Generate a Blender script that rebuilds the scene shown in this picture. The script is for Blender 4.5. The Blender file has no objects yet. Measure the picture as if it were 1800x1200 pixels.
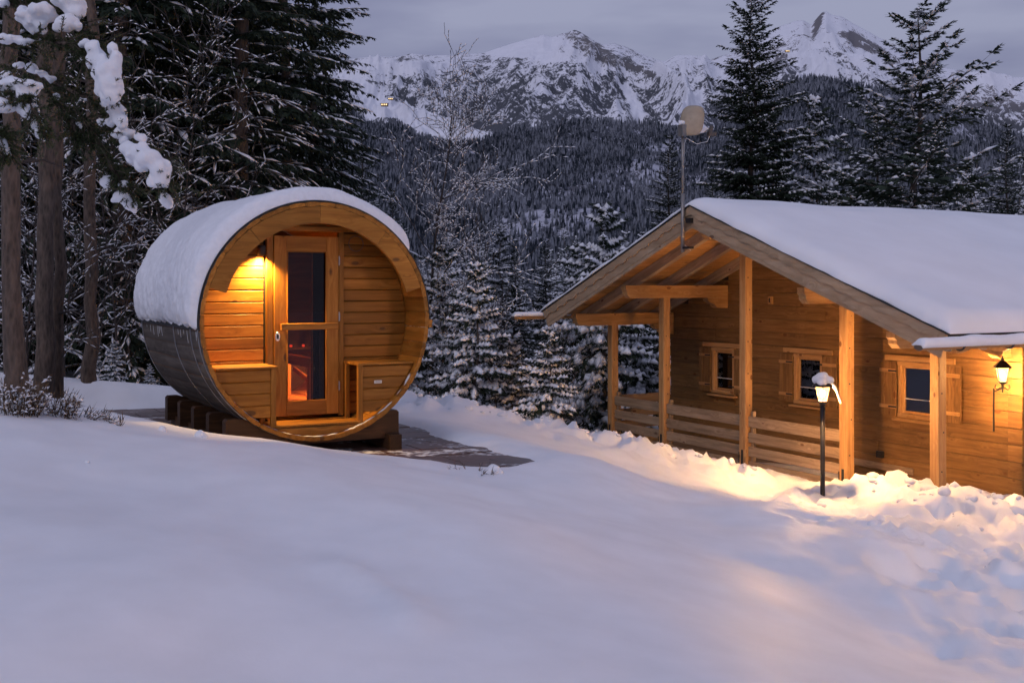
import bpy, math, random
import numpy as np
from mathutils import Vector, Matrix
random.seed(7); np.random.seed(7)
R = math.radians
SC = bpy.context.scene
COL = SC.collection

# ------------------------------------------------------------------ camera
F = 1945.0                       # focal length in pixels of the 1800 px wide photograph
HZ = 500.0                       # horizon row
cam_d = bpy.data.cameras.new("camera"); cam = bpy.data.objects.new("camera", cam_d); COL.objects.link(cam)
cam.location = (0, 0, 0); cam.rotation_euler = (R(90), 0, 0)
cam_d.sensor_width = 36.0; cam_d.lens = F/1800*36
cam_d.shift_y = -(600-HZ)/1800
cam_d.clip_start = 0.1; cam_d.clip_end = 30000
cam_d.dof.use_dof = True; cam_d.dof.focus_distance = 13.0; cam_d.dof.aperture_fstop = 8.0
SC.camera = cam

# ------------------------------------------------------------------ world, sun, exposure
W = bpy.data.worlds.new("World"); SC.world = W; W.use_nodes = True
nt = W.node_tree; nt.nodes.clear()
wo = nt.nodes.new('ShaderNodeOutputWorld'); bg = nt.nodes.new('ShaderNodeBackground')
sky = nt.nodes.new('ShaderNodeTexSky'); sky.sky_type = 'NISHITA'; sky.sun_disc = False
sky.sun_elevation = R(2.0); sky.sun_rotation = R(200); sky.altitude = 1200
tc = nt.nodes.new('ShaderNodeTexCoord')
mp = nt.nodes.new('ShaderNodeMapping'); mp.inputs['Scale'].default_value = (1.0, 1.0, 4.5); mp.inputs['Location'].default_value = (.35, .1, .2)
nz = nt.nodes.new('ShaderNodeTexNoise'); nz.inputs['Scale'].default_value = 2.3; nz.inputs['Detail'].default_value = 5; nz.inputs['Roughness'].default_value = .52
nt.links.new(tc.outputs['Generated'], mp.inputs['Vector']); nt.links.new(mp.outputs[0], nz.inputs['Vector'])
cr = nt.nodes.new('ShaderNodeValToRGB')
cr.color_ramp.elements[0].position = .40; cr.color_ramp.elements[0].color = (.215, .230, .385, 1)
cr.color_ramp.elements[1].position = .62; cr.color_ramp.elements[1].color = (.365, .385, .545, 1)
nt.links.new(nz.outputs['Fac'], cr.inputs['Fac'])
# overcast sky: brighter overhead than at the horizon
sx = nt.nodes.new('ShaderNodeSeparateXYZ'); nt.links.new(tc.outputs['Generated'], sx.inputs[0])
mr = nt.nodes.new('ShaderNodeMapRange'); mr.inputs['From Min'].default_value = 0; mr.inputs['From Max'].default_value = 1
mr.inputs['To Min'].default_value = 1.0; mr.inputs['To Max'].default_value = 1.45
nt.links.new(sx.outputs['Z'], mr.inputs['Value'])
vm = nt.nodes.new('ShaderNodeVectorMath'); vm.operation = 'SCALE'
nt.links.new(cr.outputs['Color'], vm.inputs[0]); nt.links.new(mr.outputs[0], vm.inputs['Scale'])
sk = nt.nodes.new('ShaderNodeVectorMath'); sk.operation = 'SCALE'; sk.inputs['Scale'].default_value = .05
nt.links.new(sky.outputs['Color'], sk.inputs[0])
mx = nt.nodes.new('ShaderNodeMix'); mx.data_type = 'RGBA'; mx.inputs['Factor'].default_value = .9
nt.links.new(sk.outputs[0], mx.inputs['A']); nt.links.new(vm.outputs[0], mx.inputs['B'])
nt.links.new(mx.outputs['Result'], bg.inputs['Color']); bg.inputs['Strength'].default_value = .88
nt.links.new(bg.outputs[0], wo.inputs['Surface'])

sd = bpy.data.lights.new("sun", 'SUN'); sd.energy = .62; sd.angle = R(28); sd.color = (.93, .88, 1)
so = bpy.data.objects.new("sun", sd); COL.objects.link(so); so.rotation_euler = (R(56), 0, R(-34))

SC.view_settings.view_transform = 'Standard'; SC.view_settings.look = 'None'
SC.view_settings.exposure = 0.0; SC.view_settings.gamma = 1.0; SC.view_settings.use_curve_mapping = False
SC.cycles.use_denoising = True
SC.cycles.max_bounces = 6; SC.cycles.diffuse_bounces = 3; SC.cycles.transparent_max_bounces = 12
SC.cycles.sample_clamp_indirect = 6.0

# ------------------------------------------------------------------ helpers
def at(px, py, Y):
    return Vector(((px-900)/F*Y, Y, (HZ-py)/F*Y))

def tag(o, label=None, cat=None, group=None, kind=None):
    if label: o['label'] = label
    if cat: o['category'] = cat
    if group: o['group'] = group
    if kind: o['kind'] = kind
    return o

def empty(name, loc=(0, 0, 0), rz=0, parent=None):
    o = bpy.data.objects.new(name, None); COL.objects.link(o); o.empty_display_size = .2
    o.location = loc; o.rotation_euler = (0, 0, rz)
    if parent: o.parent = parent
    return o

def link(name, me, parent=None, loc=(0, 0, 0), rot=(0, 0, 0)):
    o = bpy.data.objects.new(name, me); COL.objects.link(o)
    o.location = loc; o.rotation_euler = rot
    if parent: o.parent = parent
    return o

def mesh(name, V, Fc, mats, idx=None, smooth=False):
    me = bpy.data.meshes.new(name)
    V = np.asarray(V, dtype=np.float32)
    if isinstance(Fc, np.ndarray):
        n, k = Fc.shape
        me.vertices.add(len(V)); me.vertices.foreach_set('co', V.ravel())
        me.loops.add(n*k); me.loops.foreach_set('vertex_index', Fc.astype(np.int32).ravel())
        me.polygons.add(n)
        me.polygons.foreach_set('loop_start', np.arange(0, n*k, k, dtype=np.int32))
        me.polygons.foreach_set('loop_total', np.full(n, k, dtype=np.int32))
        me.update(calc_edges=True)
    else:
        me.from_pydata([tuple(v) for v in V], [], Fc); me.update()
    for m in (mats if isinstance(mats, (list, tuple)) else [mats]): me.materials.append(m)
    n = len(me.polygons)
    if idx is not None: me.polygons.foreach_set('material_index', np.asarray(idx, dtype=np.int32))
    me.polygons.foreach_set('use_smooth', np.full(n, bool(smooth)))
    me.update()
    return me

class MB:
    def __init__(s): s.v = []; s.f = []; s.m = []
    def poly(s, vs, fs, mi=0):
        b = len(s.v); s.v += [tuple(v) for v in vs]; s.f += [[i+b for i in f] for f in fs]; s.m += [mi]*len(fs)
    def box(s, x0, x1, y0, y1, z0, z1, mi=0, M=None):
        vs = [Vector(p) for p in ((x0,y0,z0),(x1,y0,z0),(x1,y1,z0),(x0,y1,z0),(x0,y0,z1),(x1,y0,z1),(x1,y1,z1),(x0,y1,z1))]
        if M: vs = [M @ v for v in vs]
        s.poly(vs, [[0,3,2,1],[4,5,6,7],[0,1,5,4],[1,2,6,5],[2,3,7,6],[3,0,4,7]], mi)
    def tube(s, pts, r, n=8, mi=0, caps=True):
        pts = [Vector(p) for p in pts]; rs = r if isinstance(r, (list, tuple)) else [r]*len(pts)
        b = len(s.v); ref = None
        for i, p in enumerate(pts):
            d = (pts[min(i+1, len(pts)-1)]-pts[max(i-1, 0)]).normalized()
            if ref is None:
                ref = d.orthogonal().normalized()
            ref = (ref-d*ref.dot(d)).normalized(); q = d.cross(ref)
            for k in range(n):
                a = 2*math.pi*k/n; s.v.append(tuple(p+(ref*math.cos(a)+q*math.sin(a))*rs[i]))
        for i in range(len(pts)-1):
            for k in range(n):
                s.f.append([b+i*n+k, b+i*n+(k+1) % n, b+(i+1)*n+(k+1) % n, b+(i+1)*n+k]); s.m.append(mi)
        if caps:
            s.f.append([b+k for k in range(n)][::-1]); s.m.append(mi)
            s.f.append([b+(len(pts)-1)*n+k for k in range(n)]); s.m.append(mi)
    def lathe(s, prof, n=16, c=(0, 0, 0), mi=0, rot=0):
        b = len(s.v)
        for r, z in prof:
            for k in range(n):
                a = 2*math.pi*k/n+rot; s.v.append((c[0]+r*math.cos(a), c[1]+r*math.sin(a), c[2]+z))
        for i in range(len(prof)-1):
            for k in range(n):
                s.f.append([b+i*n+k, b+i*n+(k+1) % n, b+(i+1)*n+(k+1) % n, b+(i+1)*n+k]); s.m.append(mi)
    def prism(s, poly2, fn0, fn1, mi=0):
        """outline given in 2D, mapped by fn0 / fn1 to its two faces"""
        n = len(poly2); b = len(s.v)
        s.v += [tuple(fn0(*p)) for p in poly2]+[tuple(fn1(*p)) for p in poly2]
        s.f.append([b+i for i in range(n)][::-1]); s.f.append([b+n+i for i in range(n)])
        for i in range(n): s.f.append([b+i, b+(i+1) % n, b+n+(i+1) % n, b+n+i])
        s.m += [mi]*(n+2)
    def build(s, name, mats, parent=None, smooth=False, loc=(0, 0, 0), rot=(0, 0, 0)):
        return link(name, mesh(name, s.v, s.f, mats, s.m, smooth), parent, loc, rot)

_cache = {}
def plank(name, parent, c, L, T, Wd, mat, rot=(0, 0, 0), ch=.005):
    """a chamfered board: long axis x, thickness y, width z; same-size boards share their mesh"""
    key = (round(L, 3), round(T, 3), round(Wd, 3), mat.name, ch)
    me = _cache.get(key)
    if me is None:
        ch = min(ch, T*.4, Wd*.4)
        y, z = T/2, Wd/2
        prof = [(-y+ch, -z), (y-ch, -z), (y, -z+ch), (y, z-ch), (y-ch, z), (-y+ch, z), (-y, z-ch), (-y, -z+ch)]
        b = MB(); b.prism(prof, lambda p, q: (-L/2, p, q), lambda p, q: (L/2, p, q))
        b.f = [f[::-1] for f in b.f]
        me = mesh(name, b.v, b.f, mat); _cache[key] = me
    return link(name, me, parent, c, rot)

# numpy value noise -------------------------------------------------
def _h(i, j, s):
    n = (i*374761393+j*668265263+s*1442695041) & 0xffffffff
    n = ((n ^ (n >> 13))*1274126177) & 0xffffffff
    return ((n ^ (n >> 16)) & 0xffff)/65535.0
def vnoise(x, y, s=0):
    x = np.asarray(x, float); y = np.asarray(y, float)
    i = np.floor(x).astype(np.int64); j = np.floor(y).astype(np.int64); fx = x-i; fy = y-j
    fx = fx*fx*fx*(fx*(fx*6-15)+10); fy = fy*fy*fy*(fy*(fy*6-15)+10)
    a = _h(i, j, s); b = _h(i+1, j, s); c = _h(i, j+1, s); d = _h(i+1, j+1, s)
    return (a*(1-fx)+b*fx)*(1-fy)+(c*(1-fx)+d*fx)*fy
def fbm(x, y, o=5, s=0, g=.5):
    t = 0; a = 1; n = 0
    for k in range(o):
        t = t+a*vnoise(x*2**k+k*17.3, y*2**k-k*9.1, s+k); n += a; a *= g
    return t/n*2-1
def ridged(x, y, o=5, s=0, g=.5):
    t = 0; a = 1; n = 0
    for k in range(o):
        v = 1-abs(vnoise(x*2**k+k*13.7, y*2**k+k*7.7, s+k)*2-1); t = t+a*v*v; n += a; a *= g
    return t/n
def sstep(a, b, x):
    t = np.clip((x-a)/(b-a), 0, 1); return t*t*(3-2*t)

# ------------------------------------------------------------------ materials
def mat_new(name):
    m = bpy.data.materials.new(name); m.use_nodes = True
    t = m.node_tree; t.nodes.clear()
    o = t.nodes.new('ShaderNodeOutputMaterial'); b = t.nodes.new('ShaderNodeBsdfPrincipled')
    t.links.new(b.outputs[0], o.inputs['Surface'])
    return m, t, b
def N(t, k, **kw):
    n = t.nodes.new(k)
    for a, v in kw.items():
        if a.startswith('i_'): n.inputs[a[2:].replace('_', ' ')].default_value = v
        else: setattr(n, a, v)
    return n
def ramp(t, src, stops):
    c = t.nodes.new('ShaderNodeValToRGB'); e = c.color_ramp.elements
    e[0].position, e[0].color = stops[0][0], (*stops[0][1], 1)
    e[1].position, e[1].color = stops[-1][0], (*stops[-1][1], 1)
    for p, col in stops[1:-1]:
        x = e.new(p); x.color = (*col, 1)
    t.links.new(src, c.inputs['Fac']); return c.outputs['Color']
def mixc(t, fac, a, b, mode='MIX'):
    m = t.nodes.new('ShaderNodeMix'); m.data_type = 'RGBA'; m.blend_type = mode
    for k, v in (('Factor', fac), ('A', a), ('B', b)):
        if hasattr(v, 'links') or hasattr(v, 'is_linked'): t.links.new(v, m.inputs[k])
        else: m.inputs[k].default_value = v if k == 'Factor' else (*v, 1)
    return m.outputs['Result']
def math_(t, op, a, b=0.0, clamp=False):
    m = t.nodes.new('ShaderNodeMath'); m.operation = op; m.use_clamp = clamp
    for i, v in enumerate((a, b)):
        if hasattr(v, 'is_linked'): t.links.new(v, m.inputs[i])
        else: m.inputs[i].default_value = v
    return m.outputs[0]
def bump(t, b, h, s=.3, d=.01):
    n = t.nodes.new('ShaderNodeBump'); n.inputs['Strength'].default_value = s; n.inputs['Distance'].default_value = d
    t.links.new(h, n.inputs['Height']); t.links.new(n.outputs[0], b.inputs['Normal'])

def wood(name, lo, mid, hi, knot=(.09, .035, .012), rough=.55, knots=.5, var=.22, kscale=(3.2, 1.3, 7)):
    m, t, b = mat_new(name)
    tc = N(t, 'ShaderNodeTexCoord'); oi = N(t, 'ShaderNodeObjectInfo')
    off = N(t, 'ShaderNodeVectorMath', operation='SCALE'); off.inputs[0].default_value = (7.3, 3.1, 5.7)
    t.links.new(oi.outputs['Random'], off.inputs['Scale'])
    sc = N(t, 'ShaderNodeVectorMath', operation='SCALE'); sc.inputs['Scale'].default_value = 9
    t.links.new(off.outputs[0], sc.inputs[0])
    ad = N(t, 'ShaderNodeVectorMath', operation='ADD'); t.links.new(tc.outputs['Object'], ad.inputs[0]); t.links.new(sc.outputs[0], ad.inputs[1])
    vk = N(t, 'ShaderNodeMapping'); vk.inputs['Scale'].default_value = kscale; t.links.new(ad.outputs[0], vk.inputs['Vector'])
    vo = N(t, 'ShaderNodeTexVoronoi'); vo.inputs['Scale'].default_value = 1; t.links.new(vk.outputs[0], vo.inputs['Vector'])
    # grain bends round the knots
    wp = math_(t, 'MULTIPLY', math_(t, 'POWER', math_(t, 'SUBTRACT', 1.0, vo.outputs['Distance'], True), 4.0), .35)
    cmb = N(t, 'ShaderNodeCombineXYZ'); t.links.new(wp, cmb.inputs['Y']); t.links.new(wp, cmb.inputs['Z'])
    mg = N(t, 'ShaderNodeMapping'); mg.inputs['Scale'].default_value = (1.1, 26, 26); t.links.new(ad.outputs[0], mg.inputs['Vector'])
    a2 = N(t, 'ShaderNodeVectorMath', operation='ADD'); t.links.new(mg.outputs[0], a2.inputs[0])
    s3 = N(t, 'ShaderNodeVectorMath', operation='SCALE'); s3.inputs['Scale'].default_value = 6; t.links.new(cmb.outputs[0], s3.inputs[0]); t.links.new(s3.outputs[0], a2.inputs[1])
    g = N(t, 'ShaderNodeTexNoise', i_Scale=1.0, i_Detail=5.0, i_Roughness=.62); t.links.new(a2.outputs[0], g.inputs['Vector'])
    col = ramp(t, g.outputs['Fac'], [(.32, lo), (.5, mid), (.68, hi)])
    big = N(t, 'ShaderNodeTexNoise', i_Scale=1.7, i_Detail=3.0); t.links.new(ad.outputs[0], big.inputs['Vector'])
    v = math_(t, 'ADD', math_(t, 'MULTIPLY', oi.outputs['Random'], var*2), math_(t, 'MULTIPLY', big.outputs['Fac'], .5))
    v = math_(t, 'ADD', v, .75-var)
    hs = N(t, 'ShaderNodeVectorMath', operation='SCALE'); t.links.new(col, hs.inputs[0]); t.links.new(v, hs.inputs['Scale'])
    sp = N(t, 'ShaderNodeSeparateColor'); t.links.new(vo.outputs['Color'], sp.inputs[0])
    on = math_(t, 'LESS_THAN', sp.outputs[0], knots)
    rad = math_(t, 'ADD', math_(t, 'MULTIPLY', sp.outputs[1], .12), .09)
    kn = math_(t, 'MULTIPLY', on, math_(t, 'MULTIPLY', math_(t, 'SUBTRACT', rad, vo.outputs['Distance']), 18.0, True), True)
    fin = mixc(t, math_(t, 'MULTIPLY', kn, .85), hs.outputs[0], knot)
    t.links.new(fin, b.inputs['Base Color'])
    b.inputs['Roughness'].default_value = rough; b.inputs['Specular IOR Level'].default_value = .22
    bump(t, b, g.outputs['Fac'], .3, .004)
    return m

M = {}
M['sauna'] = wood('sauna_wood', (.23, .086, .011), (.325, .128, .018), (.41, .178, .032), rough=.45)
M['sauna_dark'] = wood('cradle_wood', (.034, .016, .008), (.055, .026, .012), (.085, .04, .018), rough=.5)
M['stave_out'] = wood('weathered_stave', (.075, .06, .048), (.12, .10, .082), (.18, .15, .125), knot=(.04, .03, .02), rough=.7)
M['log'] = wood('log_wood', (.145, .074, .026), (.20, .106, .037), (.255, .14, .055), knot=(.12, .045, .015), knots=.55, var=.14, kscale=(3.4, 1.2, 6))
M['post'] = wood('post_wood', (.30, .155, .058), (.39, .215, .085), (.47, .275, .12), knot=(.13, .05, .02), knots=.6, var=.08, kscale=(4, 7, 7))
M['barge'] = wood('barge_wood', (.25, .18, .12), (.35, .26, .18), (.44, .34, .245), knot=(.10, .05, .03), knots=.45, var=.1)
M['barge_y'] = wood('barge_board_wood', (.28, .19, .115), (.37, .26, .165), (.45, .33, .22), knot=(.10, .05, .03), knots=.5, var=.06, kscale=(3, 3, 6))
for nd in M['barge_y'].node_tree.nodes:
    if nd.type == 'MAPPING' and nd.inputs['Scale'].default_value[0] < 2: nd.inputs['Scale'].default_value = (20, 1.0, 9)
M['rail'] = wood('rail_wood', (.20, .135, .08), (.28, .19, .115), (.35, .25, .16), knot=(.11, .05, .03), knots=.5, var=.1)
M['soffit'] = wood('soffit_wood', (.33, .16, .05), (.42, .215, .07), (.50, .27, .10), knots=.4)

def snow_mat(name, col=(.80, .815, .845), s1=.35, fine=60.0, coarse=7.0, dist=.02):
    m, t, b = mat_new(name)
    tc = N(t, 'ShaderNodeTexCoord')
    n1 = N(t, 'ShaderNodeTexNoise', i_Scale=fine, i_Detail=4.0, i_Roughness=.6); t.links.new(tc.outputs['Object'], n1.inputs['Vector'])
    n2 = N(t, 'ShaderNodeTexNoise', i_Scale=coarse, i_Detail=3.0); t.links.new(tc.outputs['Object'], n2.inputs['Vector'])
    c = ramp(t, n2.outputs['Fac'], [(.3, tuple(x*.95 for x in col)), (.7, tuple(min(.92, x*1.03) for x in col))])
    t.links.new(c, b.inputs['Base Color'])
    b.inputs['Roughness'].default_value = .55
    b.inputs['Specular IOR Level'].default_value = .25
    h = math_(t, 'ADD', math_(t, 'MULTIPLY', n1.outputs['Fac'], .35), n2.outputs['Fac'])
    bump(t, b, h, s1, dist)
    return m
M['snow'] = snow_mat('snow', s1=.22, fine=45, coarse=3.0, dist=.015)
M['roofsnow'] = snow_mat('roof_snow', s1=.10, fine=30, coarse=1.2, dist=.01)
M['snow_fine'] = snow_mat('snow_fine', s1=.5, fine=90, coarse=22, dist=.012)
M['snow_tree'] = snow_mat('snow_on_branches', col=(.85, .86, .89), s1=.2, fine=20, coarse=6)

def plain(name, col, rough=.6, metal=0.0, noise=.15, scale=12):
    m, t, b = mat_new(name)
    tc = N(t, 'ShaderNodeTexCoord')
    n1 = N(t, 'ShaderNodeTexNoise', i_Scale=float(scale), i_Detail=4.0); t.links.new(tc.outputs['Object'], n1.inputs['Vector'])
    c = ramp(t, n1.outputs['Fac'], [(.25, tuple(x*(1-noise) for x in col)), (.75, tuple(min(1, x*(1+noise)) for x in col))])
    t.links.new(c, b.inputs['Base Color']); b.inputs['Roughness'].default_value = rough; b.inputs['Metallic'].default_value = metal
    return m
M['black'] = plain('black_metal', (.018, .018, .02), .4, .3)
M['felt'] = plain('roof_felt', (.02, .022, .024), .8)
M['steel'] = plain('steel', (.55, .55, .57), .35, 1.0)
M['tin'] = plain('dark_gutter_metal', (.12, .10, .085), .5, .4)
M['dish'] = plain('dish_plastic', (.34, .28, .20), .5)
M['galv'] = plain('galvanised_tube', (.25, .24, .23), .45, .6)
M['plate'] = plain('plate_white', (.8, .76, .72), .5)
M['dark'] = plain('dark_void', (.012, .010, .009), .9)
M['heater'] = plain('heater_stone', (.05, .045, .045), .8)
M['curtain'] = plain('curtain_cloth', (.45, .42, .42), .9)

def foliage(name, a, b_):
    m, t, b = mat_new(name)
    g = N(t, 'ShaderNodeNewGeometry')
    c = ramp(t, g.outputs['Random Per Island'], [(0, a), (1, b_)])
    t.links.new(c, b.inputs['Base Color']); b.inputs['Roughness'].default_value = .7; b.inputs['Specular IOR Level'].default_value = .2
    return m
M['needle'] = foliage('spruce_needles', (.012, .020, .014), (.030, .045, .026))
M['needle_near'] = foliage('near_needles', (.025, .040, .018), (.065, .08, .032))
M['pine'] = foliage('pine_needles', (.018, .030, .022), (.042, .060, .040))
M['grass'] = foliage('dry_stalks', (.05, .035, .022), (.14, .09, .05))

def bark(name, lo, hi):
    m, t, b = mat_new(name)
    tc = N(t, 'ShaderNodeTexCoord'); mp_ = N(t, 'ShaderNodeMapping'); mp_.inputs['Scale'].default_value = (9, 9, 2.5)
    t.links.new(tc.outputs['Object'], mp_.inputs['Vector'])
    n1 = N(t, 'ShaderNodeTexNoise', i_Scale=2.2, i_Detail=8.0, i_Roughness=.7); t.links.new(mp_.outputs[0], n1.inputs['Vector'])
    v = N(t, 'ShaderNodeTexVoronoi', i_Scale=4.0); t.links.new(mp_.outputs[0], v.inputs['Vector'])
    h = math_(t, 'ADD', n1.outputs['Fac'], math_(t, 'MULTIPLY', v.outputs['Distance'], .35))
    c = ramp(t, h, [(.35, lo), (.85, hi)]); t.links.new(c, b.inputs['Base Color'])
    b.inputs['Roughness'].default_value = .9; bump(t, b, h, .9, .03)
    return m
M['bark'] = bark('spruce_bark', (.028, .022, .018), (.12, .095, .078))
M['bark_near'] = bark('near_bark', (.018, .014, .011), (.14, .10, .075))
M['twig'] = plain('twig_bark', (.045, .036, .032), .9, 0, .3)

def emis(name, col, s):
    m, t, b = mat_new(name)
    b.inputs['Base Color'].default_value = (*col, 1); b.inputs['Emission Color'].default_value = (*col, 1); b.inputs['Emission Strength'].default_value = s
    return m
def lampglass(name, col, s):
    m = bpy.data.materials.new(name); m.use_nodes = True; t = m.node_tree; t.nodes.clear()
    o = N(t, 'ShaderNodeOutputMaterial'); e = N(t, 'ShaderNodeEmission'); e.inputs[0].default_value = (*col, 1); e.inputs[1].default_value = s
    tr = N(t, 'ShaderNodeBsdfTransparent'); mxs = N(t, 'ShaderNodeMixShader'); mxs.inputs[0].default_value = .35
    t.links.new(tr.outputs[0], mxs.inputs[1]); t.links.new(e.outputs[0], mxs.inputs[2]); t.links.new(mxs.outputs[0], o.inputs[0])
    return m
M['lampglass'] = lampglass('lit_lantern_glass', (1, .50, .14), 9.0)
M['bulb'] = emis('bulb', (1, .72, .36), 25)
M['win_light'] = emis('lit_window', (1, .72, .35), 1.6)
M['lens'] = emis('downlight_lens', (1, .6, .2), 12)

def tinted_glass(name, tint, refl=.5, rough=0.0):
    m = bpy.data.materials.new(name); m.use_nodes = True; t = m.node_tree; t.nodes.clear()
    o = N(t, 'ShaderNodeOutputMaterial'); tr = N(t, 'ShaderNodeBsdfTransparent'); tr.inputs[0].default_value = (*tint, 1)
    gl = N(t, 'ShaderNodeBsdfGlossy'); gl.inputs['Roughness'].default_value = rough; gl.inputs[0].default_value = (.9, .9, .95, 1)
    fr = N(t, 'ShaderNodeFresnel'); fr.inputs[0].default_value = 1.5
    f = math_(t, 'MULTIPLY', fr.outputs[0], refl)
    mxs = N(t, 'ShaderNodeMixShader'); t.links.new(f, mxs.inputs[0]); t.links.new(tr.outputs[0], mxs.inputs[1]); t.links.new(gl.outputs[0], mxs.inputs[2])
    t.links.new(mxs.outputs[0], o.inputs[0]); return m
M['glass'] = tinted_glass('bronze_door_glass', (.72, .62, .60), .5)
M['winglass'] = tinted_glass('window_glass', (.40, .40, .42), 1.9)

# ------------------------------------------------------------------ near ground: one snow sheet
CP = []
def cp(px, py, Y): p = at(px, py, Y); CP.append((p.x, p.y, p.z))
for r_ in [(0,1200,3.8),(0,1000,4.8),(0,900,5.6),(0,800,6.8),(0,712,8.2),(0,668,11.5),(-250,900,5.4),(-250,700,8.0),(-350,640,13),
           (100,728,8.4),(200,746,8.5),(300,763,8.6),(420,776,8.6),(500,778,8.5),(560,790,8.6),(250,850,6.8),(250,1000,4.9),
           (500,850,7.0),(500,950,5.9),(500,1200,4.1),(650,800,8.7),(750,815,8.7),(900,829,8.8),(720,860,7.5),
           (900,900,7.0),(900,1000,5.8),(900,1200,4.3),(1080,880,8.4),(1100,1000,6.2),(1250,912,8.3),(1250,1000,6.4),(1250,1200,4.5),
           (1400,905,9.0),(1400,960,7.6),(1500,1050,6.6),(1500,1200,4.8),(1650,1050,7.4),(1800,1010,9.3),(1800,1100,6.9),(1800,1200,5.2),(2100,1050,8.5),(2100,1200,5.6),
           (1000,815,11.0),(1000,840,9.8),(1100,850,11.2),(1250,853,12.8),(1350,872,12.8),
           (700,700,14.0),(780,712,14.2),(850,727,14.2),(950,752,14.3),(1080,775,14.6),(1180,799,14.7),(1300,830,14.6),(1446,870,13.35),(1385,864,13.7),
           (1490,862,14.0),(1560,860,13.4),(1650,872,12.7),(1800,912,12.2),(1500,893,12.3),(1650,915,11.4),(1800,960,10.8),(2100,1000,11),
           (850,775,12.2),(780,748,12.9),(950,790,12.0),
           (140,682,15.5),(280,690,15.5),(0,655,14)]: cp(*r_)
CP += [(-14, 0, -1.0), (-8, -6, -1.5), (0, -6, -1.6), (8, -6, -1.8), (14, 0, -2.2), (-14, 14, -.9), (-6, 22, -2.0), (-14, 30, -2.4), (0, 17.5, -2.6), (0, 22, -3.4), (-2.5, 17, -2.2), (4, 20, -3.1),
       (8, 15, -2.7), (12, 14, -2.7), (12, 25, -3.2), (0, 32, -4.6), (12, 36, -4.6), (-14, 45, -4.5), (0, 48, -7), (20, 48, -7), (0, 0, -1.62)]
CP = np.array(CP)
def _tps(r2): return .5*r2*np.log(r2+1e-9)
def fit_tps(P, lam=.004):
    n = len(P); d2 = ((P[:, None, :2]-P[None, :, :2])**2).sum(-1)
    A = np.zeros((n+3, n+3)); A[:n, :n] = _tps(d2)+lam*np.eye(n); A[:n, n] = 1; A[:n, n+1:] = P[:, :2]; A[n, :n] = 1; A[n+1:, :n] = P[:, :2].T
    return np.linalg.solve(A, np.r_[P[:, 2], 0, 0, 0])
TW = fit_tps(CP)
PATIO = np.array([(-8.5, 11.2), (-6.3, 13.6), (-5.0, 14.0), (-3.5, 14.3), (-1.7, 13.7), (-1.2, 12.4), (-.62, 11.2), (-.1, 10.3), (.28, 9.7), (-.05, 9.25), (-1.2, 9.25), (-3.0, 9.3), (-4.8, 10.0), (-7, 10.6)])
PZ = -1.56
def poly_sd(x, y, P):
    """signed distance to a polygon, positive inside"""
    d = np.full(x.shape, 1e9); ins = np.zeros(x.shape, bool); n = len(P)
    for i in range(n):
        a, b = P[i], P[(i+1) % n]; e = b-a
        t = np.clip(((x-a[0])*e[0]+(y-a[1])*e[1])/(e@e), 0, 1)
        d = np.minimum(d, np.hypot(x-a[0]-t*e[0], y-a[1]-t*e[1]))
        c = ((a[1] <= y) & (b[1] > y)) | ((b[1] <= y) & (a[1] > y))
        xi = a[0]+(y-a[1])/(b[1]-a[1]+1e-12)*e[0]; ins ^= c & (x < xi)
    return np.where(ins, d, -d)
BERM = np.array([tuple(at(*q))[:2] for q in ((660,700,14.0),(780,712,14.2),(950,752,14.3),(1180,799,14.6),(1300,830,14.5))])
BERM2 = np.array([tuple(at(*q))[:2] for q in ((1500,870,13.6),(1560,860,13.2),(1650,872,12.6),(1800,912,12.0),(1950,940,11.6))])
def line_d(x, y, P):
    d = np.full(x.shape, 1e9)
    for a, b in zip(P[:-1], P[1:]):
        e = b-a; t = np.clip(((x-a[0])*e[0]+(y-a[1])*e[1])/(e@e), 0, 1)
        d = np.minimum(d, np.hypot(x-a[0]-t*e[0], y-a[1]-t*e[1]))
    return d
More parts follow.
